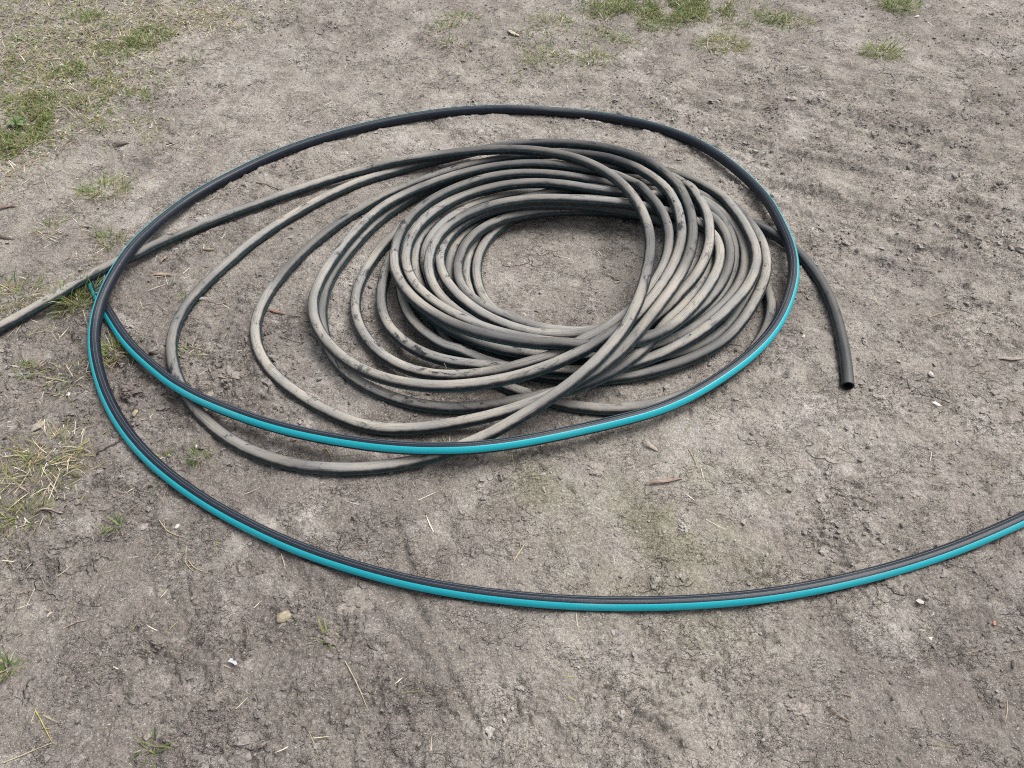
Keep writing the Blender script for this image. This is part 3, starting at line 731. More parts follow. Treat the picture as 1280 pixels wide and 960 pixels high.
def soil_tone(n, spread=0.25):
    a = np.array([0.225, 0.195, 0.172]); b = np.array([0.36, 0.325, 0.29]); d = np.array([0.15, 0.125, 0.11])
    t = rng.random((n, 1)) ** 1.2
    c = a + (b - a) * t
    k = rng.random((n, 1)) < 0.25
    return np.where(k, d + (a - d) * rng.random((n, 1)), c)


def lumps(x, y, size, sub, flat=(0.35, 0.9), sink=0.25, tones=None):
    """many angular crumbs as one vertex/face set"""
    v, f = ico(sub)
    n = len(x)
    V = np.repeat(v[None], n, 0) * (1 + 0.34 * rng.standard_normal((n, len(v), 1)).clip(-1.6, 1.6))
    sc3 = np.stack([rng.uniform(0.75, 1.5, n), rng.uniform(0.6, 1.1, n), rng.uniform(*flat, n)], 1) * size[:, None]
    V *= sc3[:, None]
    a = rng.uniform(0, 2 * math.pi, n); ca, sa = np.cos(a)[:, None], np.sin(a)[:, None]
    tx = rng.normal(0, 0.25, n)[:, None]
    X = V[..., 0] * ca - V[..., 1] * sa; Y = V[..., 0] * sa + V[..., 1] * ca
    Z = V[..., 2] + tx * V[..., 0]
    z0 = ground_h(x, y) + size * sc3[:, 2] / np.maximum(size, 1e-6) * (1 - 2 * sink) * 0.8
    P = np.stack([X + x[:, None], Y + y[:, None], Z + z0[:, None]], -1).reshape(-1, 3)
    F = (f[None] + (np.arange(n) * len(v))[:, None, None]).reshape(-1, 3)
    c = soil_colour(x, y) * rng.uniform(0.72, 1.22, (n, 1)) if tones is None else tones
    C = np.repeat(c[:, None], len(v), 1).reshape(-1, 3)
    return P, F, C


def ground_points(n, keep):
    """random spots on the ground in view, thinned by keep(x, y)"""
    xs, ys = [], []
    tot = 0
    while tot < n:
        y = 0.25 + 3.9 * rng.random(n * 3) ** 0.9
        x = (rng.random(n * 3) * 2 - 1) * (half_width(y) - 0.02)
        k = rng.random(n * 3) < keep(x, y) * half_width(y) / 3.2
        xs.append(x[k]); ys.append(y[k]); tot += k.sum()
    return np.concatenate(xs)[:n], np.concatenate(ys)[:n]


def crumbs():
    keep = lambda x, y: np.clip(0.10 + 1.1 * sstep(0.35, 1.0, rough_mask(x, y)) * sstep(-0.25, 0.5, fbm(x, y, 6, 3, 301)), 0, 1)
    x, y = ground_points(21000, keep)
    s = np.clip(rng.lognormal(math.log(0.0026), 0.42, len(x)), 0.0012, 0.007)
    A = lumps(x, y, s, 1)
    o = mesh_object('soil_crumbs', A[0], A[1], np.full(len(A[1]), 3), CLOD, smooth=False, colors=A[2])
    tag(o, 'fine loose crumbs of dry soil strewn over the bare dirt', 'soil crumbs', kind='stuff')
    x, y = ground_points(1000, lambda x, y: keep(x, y) ** 1.5)
    s = np.clip(rng.lognormal(math.log(0.0062), 0.35, len(x)), 0.004, 0.013)
    A = lumps(x, y, s, 2, (0.25, 0.6), 0.36)
    o = mesh_object('soil_flakes', A[0], A[1], np.full(len(A[1]), 3), CLOD, smooth=False, colors=A[2])
    tag(o, 'torn flakes of crusted soil lying across the bare dirt', 'soil flakes', kind='stuff')


crumbs()


def blades(x, y, length, width, lean, azim, tones, curl=0.8, z=None):
    """curved tapering blades: 7 vertices each"""
    n = len(x)
    if z is None: z = ground_h(x, y) - 0.002
    ts = np.array([0, 0.36, 0.72, 1.0]); wd = np.array([0.8, 1.0, 0.65, 0.0])
    d = np.stack([np.cos(azim), np.sin(azim)], 1)
    sd = np.stack([-np.sin(azim), np.cos(azim)], 1)
    cv = rng.normal(0, curl * 0.5, n)
    pts = []
    px = np.zeros(n); pz = np.zeros(n); ps = np.zeros(n)
    prev = 0.0
    cen = []
    for k, t in enumerate(ts):
        dt = t - prev; prev = t
        ang = lean + (t - 0.3) * curl * np.abs(rng.normal(0.8, 0.4, n))
        px = px + dt * length * np.sin(ang); pz = pz + dt * length * np.cos(ang)
        ps = ps + dt * length * cv * t
        cen.append((px.copy(), pz.copy(), ps.copy()))
    V = np.zeros((n, 7, 3))
    for k in range(4):
        px, pz, ps = cen[k]
        bx = x + d[:, 0] * px + sd[:, 0] * ps; by = y + d[:, 1] * px + sd[:, 1] * ps
        bz = z + np.maximum(pz, 0.0008 + 0.002 * rng.random(n))
        if k < 3:
            w = width * wd[k] * 0.5
            V[:, 2 * k] = np.stack([bx - sd[:, 0] * w, by - sd[:, 1] * w, bz], 1)
            V[:, 2 * k + 1] = np.stack([bx + sd[:, 0] * w, by + sd[:, 1] * w, bz + 0.25 * w], 1)
        else:
            V[:, 6] = np.stack([bx, by, bz], 1)
    base = (np.arange(n) * 7)[:, None]
    F = (base + np.array([[0, 1, 3, 2, 2, 3, 5, 4, 4, 5, 6]])).ravel()
    lc = np.tile([4, 4, 3], n)
    C = np.repeat(np.asarray(tones)[:, None], 7, 1).reshape(-1, 3)
    return V.reshape(-1, 3), F, lc, C


GREEN = np.array([[0.11, 0.19, 0.045], [0.15, 0.25, 0.07], [0.21, 0.28, 0.09], [0.085, 0.14, 0.04]])
OLIVE = np.array([[0.24, 0.235, 0.10], [0.30, 0.265, 0.12], [0.19, 0.195, 0.085]])
DRY = np.array([[0.36, 0.31, 0.22], [0.44, 0.39, 0.29], [0.27, 0.22, 0.16], [0.52, 0.48, 0.40], [0.19, 0.15, 0.11], [0.24, 0.18, 0.14]])


def tones(n, green, olive=0.25):
    u = rng.random(n)
    g = GREEN[rng.integers(0, len(GREEN), n)]; o = OLIVE[rng.integers(0, len(OLIVE), n)]; d = DRY[rng.integers(0, len(DRY), n)]
    c = np.where((u < green)[:, None], g, np.where((u < green + olive)[:, None], o, d))
    return c * rng.uniform(0.95, 1.45, (n, 1))


def in_px(spots, spread):
    """points gathered round listed photograph spots (u, v, radius m, weight)"""
    w = np.array([s[3] for s in spots], float); w /= w.sum()
    return w


def cloud(spots, n):
    w = np.array([s[3] for s in spots], float); w /= w.sum()
    k = rng.choice(len(spots), n, p=w)
    g = np.array([G(s[0], s[1]) for s in spots]); r = np.array([s[2] for s in spots])
    a = rng.uniform(0, 2 * math.pi, n); rad = r[k] * np.sqrt(rng.random(n)) * rng.uniform(0.6, 1.15, n)
    return g[k, 0] + rad * np.cos(a), g[k, 1] + rad * np.sin(a)


def stuff_blades(name, label, cat, x, y, L, W, lean, c, curl, mat):
    A = blades(x, y, L, W, lean, rng.uniform(0, 2 * math.pi, len(x)), c, curl)
    o = mesh_object(name, A[0], A[1], A[2], mat, colors=A[3])
    tag(o, label, cat, kind='stuff')


# green fringe of the verge
def clumpy(x, y, f=9, lo=-0.15, hi=0.35, seed=351):
    return rng.random(len(x)) < 0.06 + 0.94 * sstep(lo, hi, fbm(x, y, f, 2, seed))


sp = [(5, 185, .13, 5), (30, 160, .14, 6), (60, 128, .14, 5), (100, 95, .15, 5), (150, 62, .13, 4), (185, 48, .12, 4), (120, 125, .13, 1.5), (-60, 190, .3, 6), (-150, 260, .35, 5), (20, 115, .16, 2), (60, 85, .2, 1.5), (185, 118, .10, 1.2), (150, 150, .12, .8), (-20, 60, .3, 2), (75, 165, .14, .8), (230, 70, .12, .5), (130, 30, .3, 1.2), (40, 20, .3, 1.5)]
x, y = cloud(sp, 13000); kk = clumpy(x, y, 8, -0.35, 0.3); x, y = x[kk], y[kk]; n = len(x)
stuff_blades('verge_grass', 'green grass fringe along the edge of the dry verge', 'grass', x, y, rng.uniform(0.012, 0.046, n), rng.uniform(0.002, 0.0042, n), np.abs(rng.normal(0.85, 0.4, n)), tones(n, 0.44, 0.34), 1.1, BLADE)
# dead straw and mulch of the verge
sp = [(20, 30, .45, 6), (120, 20, .45, 6), (220, 15, .3, 3), (60, 80, .35, 5), (0, 110, .3, 3), (150, 45, .25, 3), (-120, 100, .6, 6), (100, -60, .7, 6), (250, -60, .5, 4), (-150, -30, .7, 5), (255, 25, .16, 1.5), (120, 110, .22, 2.2), (70, 150, .22, 2.2), (180, 85, .22, 1.6), (10, 200, .2, 1.6), (280, 30, .2, .8), (330, 12, .2, .6), (150, 165, .2, .6)]
x, y = cloud(sp, 11000); n = len(x)
stuff_blades('verge_straw', 'matted dead straw covering the dry verge', 'dry grass', x, y, rng.uniform(0.012, 0.055, n), rng.uniform(0.0016, 0.0038, n), np.clip(rng.normal(1.3, 0.28, n), 0.2, 1.57), tones(n, 0.12, 0.42), 0.5, STRAW)
x, y = cloud(sp, 6500); n = len(x)
stuff_blades('leaf_litter', 'brown and pale shreds of dead leaf mulch over the verge', 'leaf litter', x, y, rng.uniform(0.008, 0.024, n), rng.uniform(0.004, 0.009, n), np.clip(rng.normal(1.2, 0.35, n), 0.2, 1.6), tones(n, 0.03, 0.10) * 0.9, 1.2, STRAW)
# thin straw lying about on the dirt
keep = lambda x, y: np.clip(0.05 + 0.9 * (blob(x, y, 60, 600, 0.42) + blob(x, y, 100, 340, 0.35) + 0.8 * blob(x, y, 60, 230, .5) + 0.7 * blob(x, y, 690, 60, 0.7, 0.5) + 0.5 * blob(x, y, 920, 60, .5) + .5 * blob(x, y, 170, 130, .5)) * sstep(-0.3, 0.3, fbm(x, y, 5, 2, 333)), 0, 1)
x, y = ground_points(4200, keep); n = len(x)
stuff_blades('straw_litter', 'short bits of dead straw scattered over the dirt', 'straw', x, y, rng.uniform(0.012, 0.055, n), rng.uniform(0.0012, 0.0028, n), np.clip(rng.normal(1.45, 0.12, n), 1, 1.57), tones(n, 0.04, 0.12), 0.25, STRAW)
# sward by the far edge
sp = [(760, 6, .14, 3), (800, 8, .16, 4), (850, 12, .15, 6), (885, 10, .12, 4), (780, -25, .25, 5), (870, -25, .3, 6), (820, 28, .12, 1.6), (960, -30, .25, 2), (780, 45, .12, .8), (730, 30, .15, .8), (960, 22, .15, .8), (920, 30, .15, .8), (690, 50, .2, 1), (650, 85, .15, .4)]
x, y = cloud(sp, 11000); kk = clumpy(x, y, 7, -0.45, 0.25, 361); x, y = x[kk], y[kk]; n = len(x)
stuff_blades('sward', 'green grass patch at the edge of the bare dirt behind the coil', 'grass', x, y, rng.uniform(0.014, 0.046, n), rng.uniform(0.002, 0.0042, n), np.abs(rng.normal(0.8, 0.4, n)), tones(n, 0.46, 0.32), 1.1, BLADE)


# separate tufts
def tuft(u, v, rad, n, hmin, hmax, green, label, lean=0.7, olive=0.35):
    n = int(n * 1.6); hmax *= 1.1
    X, Y = G(u, v)
    a = rng.uniform(0, 2 * math.pi, n); r = rad * np.sqrt(rng.random(n)) * (0.5 + 0.5 * rng.random(n))
    x = X + r * np.cos(a) * 1.25; y = Y + r * np.sin(a) * 0.9
    az = a + rng.normal(0, 0.9, n)
    ln = np.abs(rng.normal(lean, 0.35, n))
    z0 = gh(X, Y)
    dead = rng.random(n) > green + olive
    t = empty('grass_tuft', (X, Y, z0))
    for nm, k, mt in (('green_blades', ~dead, BLADE), ('dead_blades', dead, STRAW)):
        if k.sum() < 2: continue
        m = int(k.sum())
        tn = tones(m, green / max(green + olive, 1e-3), 1.0) if nm == 'green_blades' else tones(m, 0, 0)
        A = blades(x[k], y[k], rng.uniform(hmin, hmax, m), rng.uniform(0.0018, 0.0034, m), ln[k] + (0.4 if nm == 'dead_blades' else 0), az[k], tn, 0.8)
        tag(mesh_object(nm, A[0] - np.array([X, Y, z0]), A[1], A[2], mt, t, colors=A[3]), kind='stuff')
    tag(t, label, 'grass', 'grass tufts on the bare dirt')


TUFTS = [
    (905, 58, .11, 260, .02, .055, .25, 'low olive grass tuft on its own below the green sward', .9),
    (1100, 66, .085, 170, .02, .06, .4, 'small round green tuft alone on rutted dirt', .8),
    (1125, 10, .09, 190, .02, .06, .5, 'green tuft standing alone well beyond the round tuft', .8),
    (965, 24, .08, 120, .02, .05, .5, 'green tuft just beside the sward', .8),
    (1000, 28, .07, 80, .015, .04, .2, 'thin yellowing tuft beside the sward', .9),
    (742, 74, .08, 100, .015, .05, .45, 'scrappy green tuft in front of the sward', .8),
    (690, 30, .10, 120, .015, .05, .25, 'yellowish tuft among scattered straw behind the coil', .9),
    (680, 76, .10, 120, .015, .045, .3, 'flat sparse tuft behind the wide loop of striped pipe', 1.0),
    (575, 24, .09, 90, .015, .04, .4, 'sparse grass wisp on pale dirt well behind the coil', .9),
    (565, 58, .06, 45, .015, .04, .3, 'tiny yellow-green sprig on pale dirt behind the coil', .9),
    (548, 36, .07, 55, .015, .04, .3, 'thin low tuft beside a faint wheel rut', .9),
    (98, 378, .055, 150, .03, .085, .4, 'upright tuft wedged under the loose tail of the coil', .45),
    (12, 370, .10, 150, .02, .06, .1, 'straw-coloured tuft behind the loose tail of the coil', .9),
    (132, 240, .08, 110, .02, .07, .35, 'ragged tuft with straw standing above the pipe tail', .9),
    (60, 285, .05, 40, .01, .04, .3, 'small olive tuft on dirt near the verge', .9),
    (145, 440, .05, 110, .02, .06, .35, 'olive tuft growing between the crossing striped pipes', .7),
    (135, 300, .05, 50, .015, .045, .3, 'little tuft beside the wide pipe loop', .8),
    (35, 465, .035, 45, .012, .035, .5, 'small dark green tuft on damp dirt outside the crossing striped pipes', .8),
    (85, 470, .07, 55, .012, .04, .25, 'thin scruffy grass beside the striped pipe', 1.0),
    (45, 590, .10, 170, .02, .07, .05, 'pale dead grass clump on damp dirt', 1.1),
    (30, 645, .06, 90, .015, .045, .2, 'dark matted tuft beside a dry stick', 1.0),
    (70, 560, .09, 90, .02, .07, .03, 'loose bleached straw clump', 1.2),
    (10, 838, .022, 30, .02, .045, .6, 'small fresh sprig on dirt outside the striped loop', .7),
    (148, 662, .018, 16, .02, .045, .5, 'tiny green seedling outside the striped pipe', .6),
    (250, 575, .022, 18, .02, .045, .6, 'tiny seedling inside the striped pipe loop', .6),
    (235, 440, .04, 45, .01, .035, .2, 'thin yellow tuft inside the outermost dusty loop', .8),
    (205, 570, .012, 10, .015, .04, .5, 'single yellow-green shoot beside the striped pipe', .6),
    (190, 935, .02, 14, .015, .04, .6, 'wispy sprig on scuffed dirt well away from the pipes', .8),
    (410, 800, .012, 10, .02, .05, .6, 'single green shoot on grey dirt outside the striped loop', .8),
    (110, 20, .07, 90, .02, .05, .6, 'bright tuft standing in the dead straw', .7),
    (235, 375, .02, 14, .012, .04, .3, 'faint dry shoots against the outermost dusty loop', .6),
]
for tf in TUFTS: tuft(*tf)


# ------------------------------------------------------------------ small things on the ground
def gum_leaf(name, u, v, length, width, az, bend, tone, label, cat='leaf', group=None, lift=0.003):
    """narrow curved leaf with a midrib, a little cupped and of real thickness"""
    X, Y = G(u, v); z0 = gh(X, Y) + lift
    n = 14
    t = np.linspace(0, 1, n)
    w = width * 0.5 * np.sin(math.pi * np.clip(t, 0.03, 0.985) ** 0.85) ** 0.9 + 0.0006
    ang = az + bend * (t - 0.5)
    cx_ = np.r_[0, np.cumsum(np.cos(ang[:-1]))] * length / (n - 1); cy_ = np.r_[0, np.cumsum(np.sin(ang[:-1]))] * length / (n - 1)
    cx_ -= cx_.mean(); cy_ -= cy_.mean()
    cz = 0.004 * np.sin(t * math.pi * 1.3) + 0.002 * np.sin(t * 9)
    nx_, ny_ = -np.sin(ang), np.cos(ang)
    V = []
    for side in (0, 1):
        for j, cup in ((-1, 0.30), (0, 0), (1, 0.30)):
            V.append(np.stack([cx_ + nx_ * w * j, cy_ + ny_ * w * j, cz + cup * w - 0.0006 * side], 1))
    V = np.stack(V, 1)                                  # n x 6 x 3
    idx = lambda i, j: i * 6 + j
    fl = []
    for i in range(n - 1):
        for j in (0, 1): fl += [idx(i, j), idx(i + 1, j), idx(i + 1, j + 1), idx(i, j + 1)]
        for j in (3, 4): fl += [idx(i, j), idx(i, j + 1), idx(i + 1, j + 1), idx(i + 1, j)]
        fl += [idx(i, 0), idx(i, 3), idx(i + 1, 3), idx(i + 1, 0)]
        fl += [idx(i, 2), idx(i + 1, 2), idx(i + 1, 5), idx(i, 5)]
    root = empty(name, (X, Y, z0))
    tag(root, label, cat, group)
    c = np.tile(np.array(tone)[None], (n * 6, 1)) * rng.uniform(0.85, 1.15, (n * 6, 1))
    mesh_object('blade', V.reshape(-1, 3), fl, np.full(len(fl) // 4, 4), STRAW, root, colors=c)
    rib = np.stack([cx_, cy_, cz + 0.0006], 1)
    rod('midrib', rib, np.linspace(0.0009, 0.0003, n), np.array(tone) * 1.2, STRAW, root)
    return root


def rod(name, P, r, tone, mat, parent=None, sides=6):
    P = np.asarray(P, float); n = len(P)
    T = np.gradient(P, axis=0); T /= np.linalg.norm(T, axis=1)[:, None] + 1e-12
    S = np.cross(T, [0.03, 0.02, 1.0]); S /= np.linalg.norm(S, axis=1)[:, None] + 1e-12
    U = np.cross(S, T)
    a = np.linspace(0, 2 * math.pi, sides, endpoint=False)
    r = np.broadcast_to(r, n)
    V = P[:, None] + r[:, None, None] * (np.cos(a)[None, :, None] * S[:, None] + np.sin(a)[None, :, None] * U[:, None])
    fl, lc = [], []
    for i in range(n - 1):
        for j in range(sides):
            k = (j + 1) % sides
            fl += [i * sides + j, i * sides + k, (i + 1) * sides + k, (i + 1) * sides + j]; lc.append(4)
    fl += list(range(sides))[::-1]; lc.append(sides)
    fl += [(n - 1) * sides + j for j in range(sides)]; lc.append(sides)
    c = np.tile(np.array(tone)[None], (n * sides, 1)) * rng.uniform(0.85, 1.15, (n * sides, 1))
    return mesh_object(name, V.reshape(-1, 3), fl, lc, mat, parent, colors=c)


def twig(name, pts, r, tone, label, cat, lift=0.002, fork=None, group=None):
    P = []
    for u, v in pts:
        X, Y = G(u, v); P.append((X, Y))
    P = np.array(P)
    t = np.linspace(0, len(P) - 1, 7 * (len(P) - 1) + 1)
    x = np.interp(t, np.arange(len(P)), P[:, 0]); y = np.interp(t, np.arange(len(P)), P[:, 1])
    for _ in range(6):
        x[1:-1] = 0.25 * x[:-2] + 0.5 * x[1:-1] + 0.25 * x[2:]; y[1:-1] = 0.25 * y[:-2] + 0.5 * y[1:-1] + 0.25 * y[2:]
    z = ground_h(x, y)
    for _ in range(3): z[1:-1] = np.maximum(z[1:-1], 0.25 * z[:-2] + 0.5 * z[1:-1] + 0.25 * z[2:])
    z += r * 0.7 + lift * np.sin(np.linspace(0, math.pi, len(z)))
    o0 = np.array([x[0], y[0], z[0]])
    Q_ = np.stack([x, y, z], 1) - o0
    root = empty(name, o0)
    tag(root, label, cat, group)
    rod('stem', Q_, np.linspace(r, r * 0.5, len(Q_)), tone, STRAW, root)
    i = len(Q_) * 3 // 5
    d = Q_[i] - Q_[i - 1]; d = d / (np.linalg.norm(d) + 1e-9); sd_ = np.array([-d[1], d[0], 0.15])
    s_ = np.linspace(0, 1, 4)[:, None]
    rod('side_shoot', Q_[i] + s_ * (d * 0.008 + sd_ * 0.007), np.linspace(r * 0.55, r * 0.25, 4), tone, STRAW, root)
    return root


def clod(name, u, v, size, label, cat, pieces=6, flat=0.5, tone=None, mat=None, spread=1.0, group=None):
    """a main lump and the broken pieces round it"""
    X, Y = G(u, v); z0 = gh(X, Y)
    size = size * 0.82
    here = soil_colour(np.array([X]), np.array([Y]))[0]
    tone = here if tone is None else 0.55 * np.array(tone) * 0.95 + 0.45 * here
    root = empty(name, (X, Y, z0))
    tag(root, label, cat, group)
    v0, f0 = ico(4)
    for k in range(pieces):
        s = size * (1.0 if k == 0 else rng.uniform(0.22, 0.5))
        a = rng.uniform(0, 2 * math.pi); d = 0 if k == 0 else size * spread * rng.uniform(0.7, 1.25)
        px, py = d * math.cos(a), d * math.sin(a) * 0.8
        vv = v0.copy(); off = rng.uniform(0, 50)
        nz_ = fbm(vv[:, 0] + vv[:, 2] * 0.7 + off, vv[:, 1] - vv[:, 2] * 0.6 + off, 1.3, 4, 401 + k, 0.6)
        w1, w2, cid = worley(vv[:, 0] + off + 0.12 * nz_, vv[:, 1] + 0.8 * vv[:, 2] - 0.12 * nz_, 1.7, 5 + k)
        vv = vv * (1 + 0.40 * nz_ + 0.30 * (cid - 0.5) - 0.22 * (1 - sstep(0.0, 0.12, w2 - w1)))[:, None] * np.array([1.15, 0.85, flat]) * s
        th = rng.uniform(0, math.pi); c_, s_ = math.cos(th), math.sin(th)
        vv = np.stack([vv[:, 0] * c_ - vv[:, 1] * s_ + px, vv[:, 0] * s_ + vv[:, 1] * c_ + py, vv[:, 2] + s * flat * 0.05 + gh(X + px, Y + py) - z0], 1)
        t_ = np.tile(np.array(tone)[None] * rng.uniform(0.85, 1.15), (len(vv), 1))
        mesh_object('lump' if k == 0 else 'fragment', vv, f0, np.full(len(f0), 3), mat or CLOD, root, False, colors=t_)
    return root


def pebble(u, v, size, tone, label, group='pale pebbles on the dirt', name='pebble'):
    X, Y = G(u, v); z0 = gh(X, Y)
    v0, f0 = ico(3); off = rng.uniform(0, 50)
    nz_ = fbm(v0[:, 0] + v0[:, 2] * 0.7 + off, v0[:, 1] - v0[:, 2] * 0.6, 0.8, 3, 441)
    w1, w2, cid = worley(v0[:, 0] + off, v0[:, 1] + 0.7 * v0[:, 2], 1.0, 31)
    vv = v0 * (1 + 0.34 * nz_ - 0.24 * w1)[:, None] * np.array([1.25, 0.95, 0.5]) * size
    th = rng.uniform(0, math.pi); c_, s_ = math.cos(th), math.sin(th)
    vv = np.stack([vv[:, 0] * c_ - vv[:, 1] * s_, vv[:, 0] * s_ + vv[:, 1] * c_, vv[:, 2] + size * 0.08], 1)
    o = mesh_object(name, vv, f0, np.full(len(f0), 3), STONE, None, True, colors=np.tile(np.array(tone)[None], (len(vv), 1)) * rng.uniform(.85, 1.1, (len(vv), 1)))
    o.location = (X, Y, z0)
    tag(o, label, 'pebble', group)


# fallen leaves
BR = (0.30, 0.21, 0.17); TAN = (0.46, 0.37, 0.28)
gum_leaf('fallen_leaf', 202, 343, 0.08, 0.010, 0.05, -0.8, (0.36, 0.28, 0.23), 'curved tan fallen leaf between the pipe tail and the outermost dusty loop', group='fallen leaves')
gum_leaf('fallen_leaf', 830, 603, 0.092, 0.0075, 0.18, 0.25, (0.36, 0.27, 0.22), 'long narrow pinkish-brown leaf inside the big striped loop', group='fallen leaves')
gum_leaf('fallen_leaf', 10, 262, 0.085, 0.012, 0.35, 0.3, BR, 'dull brown leaf near the verge grass', group='fallen leaves')
gum_leaf('fallen_leaf', 345, 390, 0.055, 0.008, -0.25, -0.7, (0.30, 0.19, 0.15), 'small dark curled leaf inside the second dusty loop', group='fallen leaves')
gum_leaf('fallen_leaf', 642, 44, 0.075, 0.017, -0.65, 0.15, (0.60, 0.54, 0.44), 'pale wood-coloured leaf lying well behind the coil', group='fallen leaves')
gum_leaf('fallen_leaf', 5, 297, 0.06, 0.009, -0.3, 0.7, (0.14, 0.11, 0.09), 'dark curled leaf on dirt above the pipe tail', group='fallen leaves')
gum_leaf('fallen_leaf', 172, 520, 0.03, 0.012, 1.7, 0.3, (0.38, 0.34, 0.22), 'short yellowed leaf beside the crossing striped pipes', group='fallen leaves')
gum_leaf('fallen_leaf', 205, 323, 0.04, 0.010, 1.35, 0.2, (0.34, 0.26, 0.22), 'reddish leaf scrap just below the pipe tail', group='fallen leaves')
gum_leaf('fallen_leaf', 48, 532, 0.045, 0.022, 1.1, 0.6, (0.40, 0.36, 0.30), 'crumpled grey leaf in the bleached straw', group='fallen leaves')
gum_leaf('fallen_leaf', 813, 558, 0.05, 0.010, -0.75, 0.2, (0.42, 0.36, 0.30), 'thin grey leaf beside flaking soil under the striped pipe', group='fallen leaves')
gum_leaf('fallen_leaf', 1262, 449, 0.08, 0.009, 0.02, 0.1, (0.40, 0.35, 0.31), 'pale leaf on smooth dirt beyond the cut pipe end', group='fallen leaves')
gum_leaf('fallen_leaf', 152, 182, 0.06, 0.014, 0.2, 0.4, (0.16, 0.13, 0.11), 'dark leaf lying between verge and wide pipe loop', group='fallen leaves')
gum_leaf('fallen_leaf', 262, 313, 0.035, 0.008, 0.1, 0.3, (0.36, 0.29, 0.2), 'tiny tan leaf scrap against the pipe tail', group='fallen leaves')

# broad-leaved weed at the verge
X, Y = G(22, 158); z0 = gh(X, Y)
weed = empty('broadleaf_weed', (X, Y, z0))
tag(weed, 'small pale green broad-leaved weed in the verge grass', 'weed')
for i in range(7):
    a = i * 0.93 + 0.3
    L = rng.uniform(0.020, 0.034)
    t = np.linspace(0, 1, 8)
    w = 0.5 * L * 0.75 * np.sin(math.pi * np.clip(t, 0.04, 0.97) ** 0.8)
    r_ = 0.008 + L * t; zz = 0.022 + 0.02 * np.sin(t * 1.7) * (0.4 + 0.25 * (i % 3)) - 0.012 * t * t
    V = []
    for j, cup in ((-1, .12), (-.5, .02), (0, -.06), (.5, .02), (1, .12)):
        V.append(np.stack([np.cos(a) * r_ - np.sin(a) * w * j, np.sin(a) * r_ + np.cos(a) * w * j, zz + cup * w], 1))
    V = np.stack(V, 1)
    V2 = V.copy(); V2[..., 2] -= 0.0006
    A_ = np.concatenate([V.reshape(-1, 3), V2.reshape(-1, 3)])
    fl = []
    for p_ in range(7):
        for j in range(4):
            b0 = p_ * 5 + j
            fl += [b0, b0 + 5, b0 + 6, b0 + 1]
            fl += [40 + b0, 40 + b0 + 1, 40 + b0 + 6, 40 + b0 + 5]
    mesh_object('leaf', A_, fl, np.full(len(fl) // 4, 4), BLADE, weed, colors=np.tile(np.array([[0.21, 0.30, 0.13]]), (80, 1)) * rng.uniform(.85, 1.15, (80, 1)))
rod('stem', np.array([[0, 0, -0.01], [0, 0.002, 0.02], [0.002, 0, 0.045]]), np.array([.003, .0025, .002]), (0.16, 0.22, 0.08), BLADE, weed)

# twigs, sticks and single straws
BK = (0.11, 0.085, 0.07); GR = (0.34, 0.30, 0.26); ST = (0.55, 0.46, 0.30)
twig('dry_stick', [(43, 641), (60, 640), (79, 642)], 0.0032, (0.40, 0.32, 0.27), 'short pinkish dry stick beside dark matted grass', 'stick')
twig('dry_stick', [(122, 570), (140, 560), (156, 550)], 0.002, BK, 'thin dark stick lying just outside the crossing striped pipes', 'stick')
twig('dry_stick', [(320, 228), (350, 239), (390, 243)], 0.0022, (0.22, 0.16, 0.12), 'thin brown twig on dirt above the wide pipe loop', 'twig')
twig('straw_stalk', [(46, 888), (55, 905), (66, 928)], 0.0013, (0.50, 0.44, 0.14), 'yellow straw stalk beside a small fresh sprig', 'straw')
twig('straw_stalk', [(5, 955), (30, 945), (68, 929)], 0.0013, (0.58, 0.51, 0.36), 'pale bent straw lying on dirt outside the striped loop', 'straw')
twig('straw_stalk', [(233, 685), (232, 705), (242, 715)], 0.0011, ST, 'upright pale straw outside the striped pipe', 'straw')
twig('straw_stalk', [(200, 652), (212, 668), (232, 672)], 0.0011, ST, 'curled thin straw outside the striped pipe', 'straw')
twig('straw_stalk', [(235, 700), (244, 712), (262, 718)], 0.0011, ST, 'forked thin straw on damp dirt outside the striped loop', 'straw')
twig('straw_stalk', [(432, 828), (448, 858), (462, 892)], 0.0014, (0.50, 0.44, 0.33), 'long pale straw slanting across grey dirt outside the striped loop', 'straw')
twig('straw_stalk', [(80, 788), (95, 782), (110, 778)], 0.0016, (0.48, 0.39, 0.31), 'short tan straw on dirt outside the striped loop', 'straw')
twig('straw_stalk', [(642, 703), (650, 690), (656, 680)], 0.0016, ST, 'short straw lying inside the big striped loop', 'straw')
twig('straw_stalk', [(860, 560), (868, 572), (872, 584)], 0.0012, ST, 'thin straw on cracked soil under the striped pipe', 'straw')
twig('straw_stalk', [(1148, 829), (1158, 824), (1168, 820)], 0.0012, GR, 'grey straw on dirt below the striped pipe', 'straw')
twig('straw_stalk', [(1250, 818), (1266, 815), (1280, 814)], 0.0012, GR, 'thin grey stalk on dirt outside the striped loop', 'straw')
twig('straw_stalk', [(1047, 616), (1070, 622), (1090, 630)], 0.0013, (0.2, 0.16, 0.13), 'thin dark stalk on smooth dirt beyond the big loop', 'twig')
twig('straw_stalk', [(1160, 398), (1180, 388), (1196, 392)], 0.0013, ST, 'wispy straw on dirt beyond the cut pipe end', 'straw')
twig('straw_stalk', [(540, 450), (553, 463), (566, 478)], 0.0009, (0.6, 0.55, 0.45), 'fine straw caught across the inner dusty loops', 'straw', lift=0.05)
twig('straw_stalk', [(18, 620), (45, 575), (60, 560)], 0.0014, ST, 'pale stalk leaning out of the bleached straw clump', 'straw')
twig('straw_stalk', [(60, 625), (72, 600), (78, 585)], 0.0016, (0.6, 0.54, 0.42), 'bleached stalk beside the dead grass clump', 'straw')
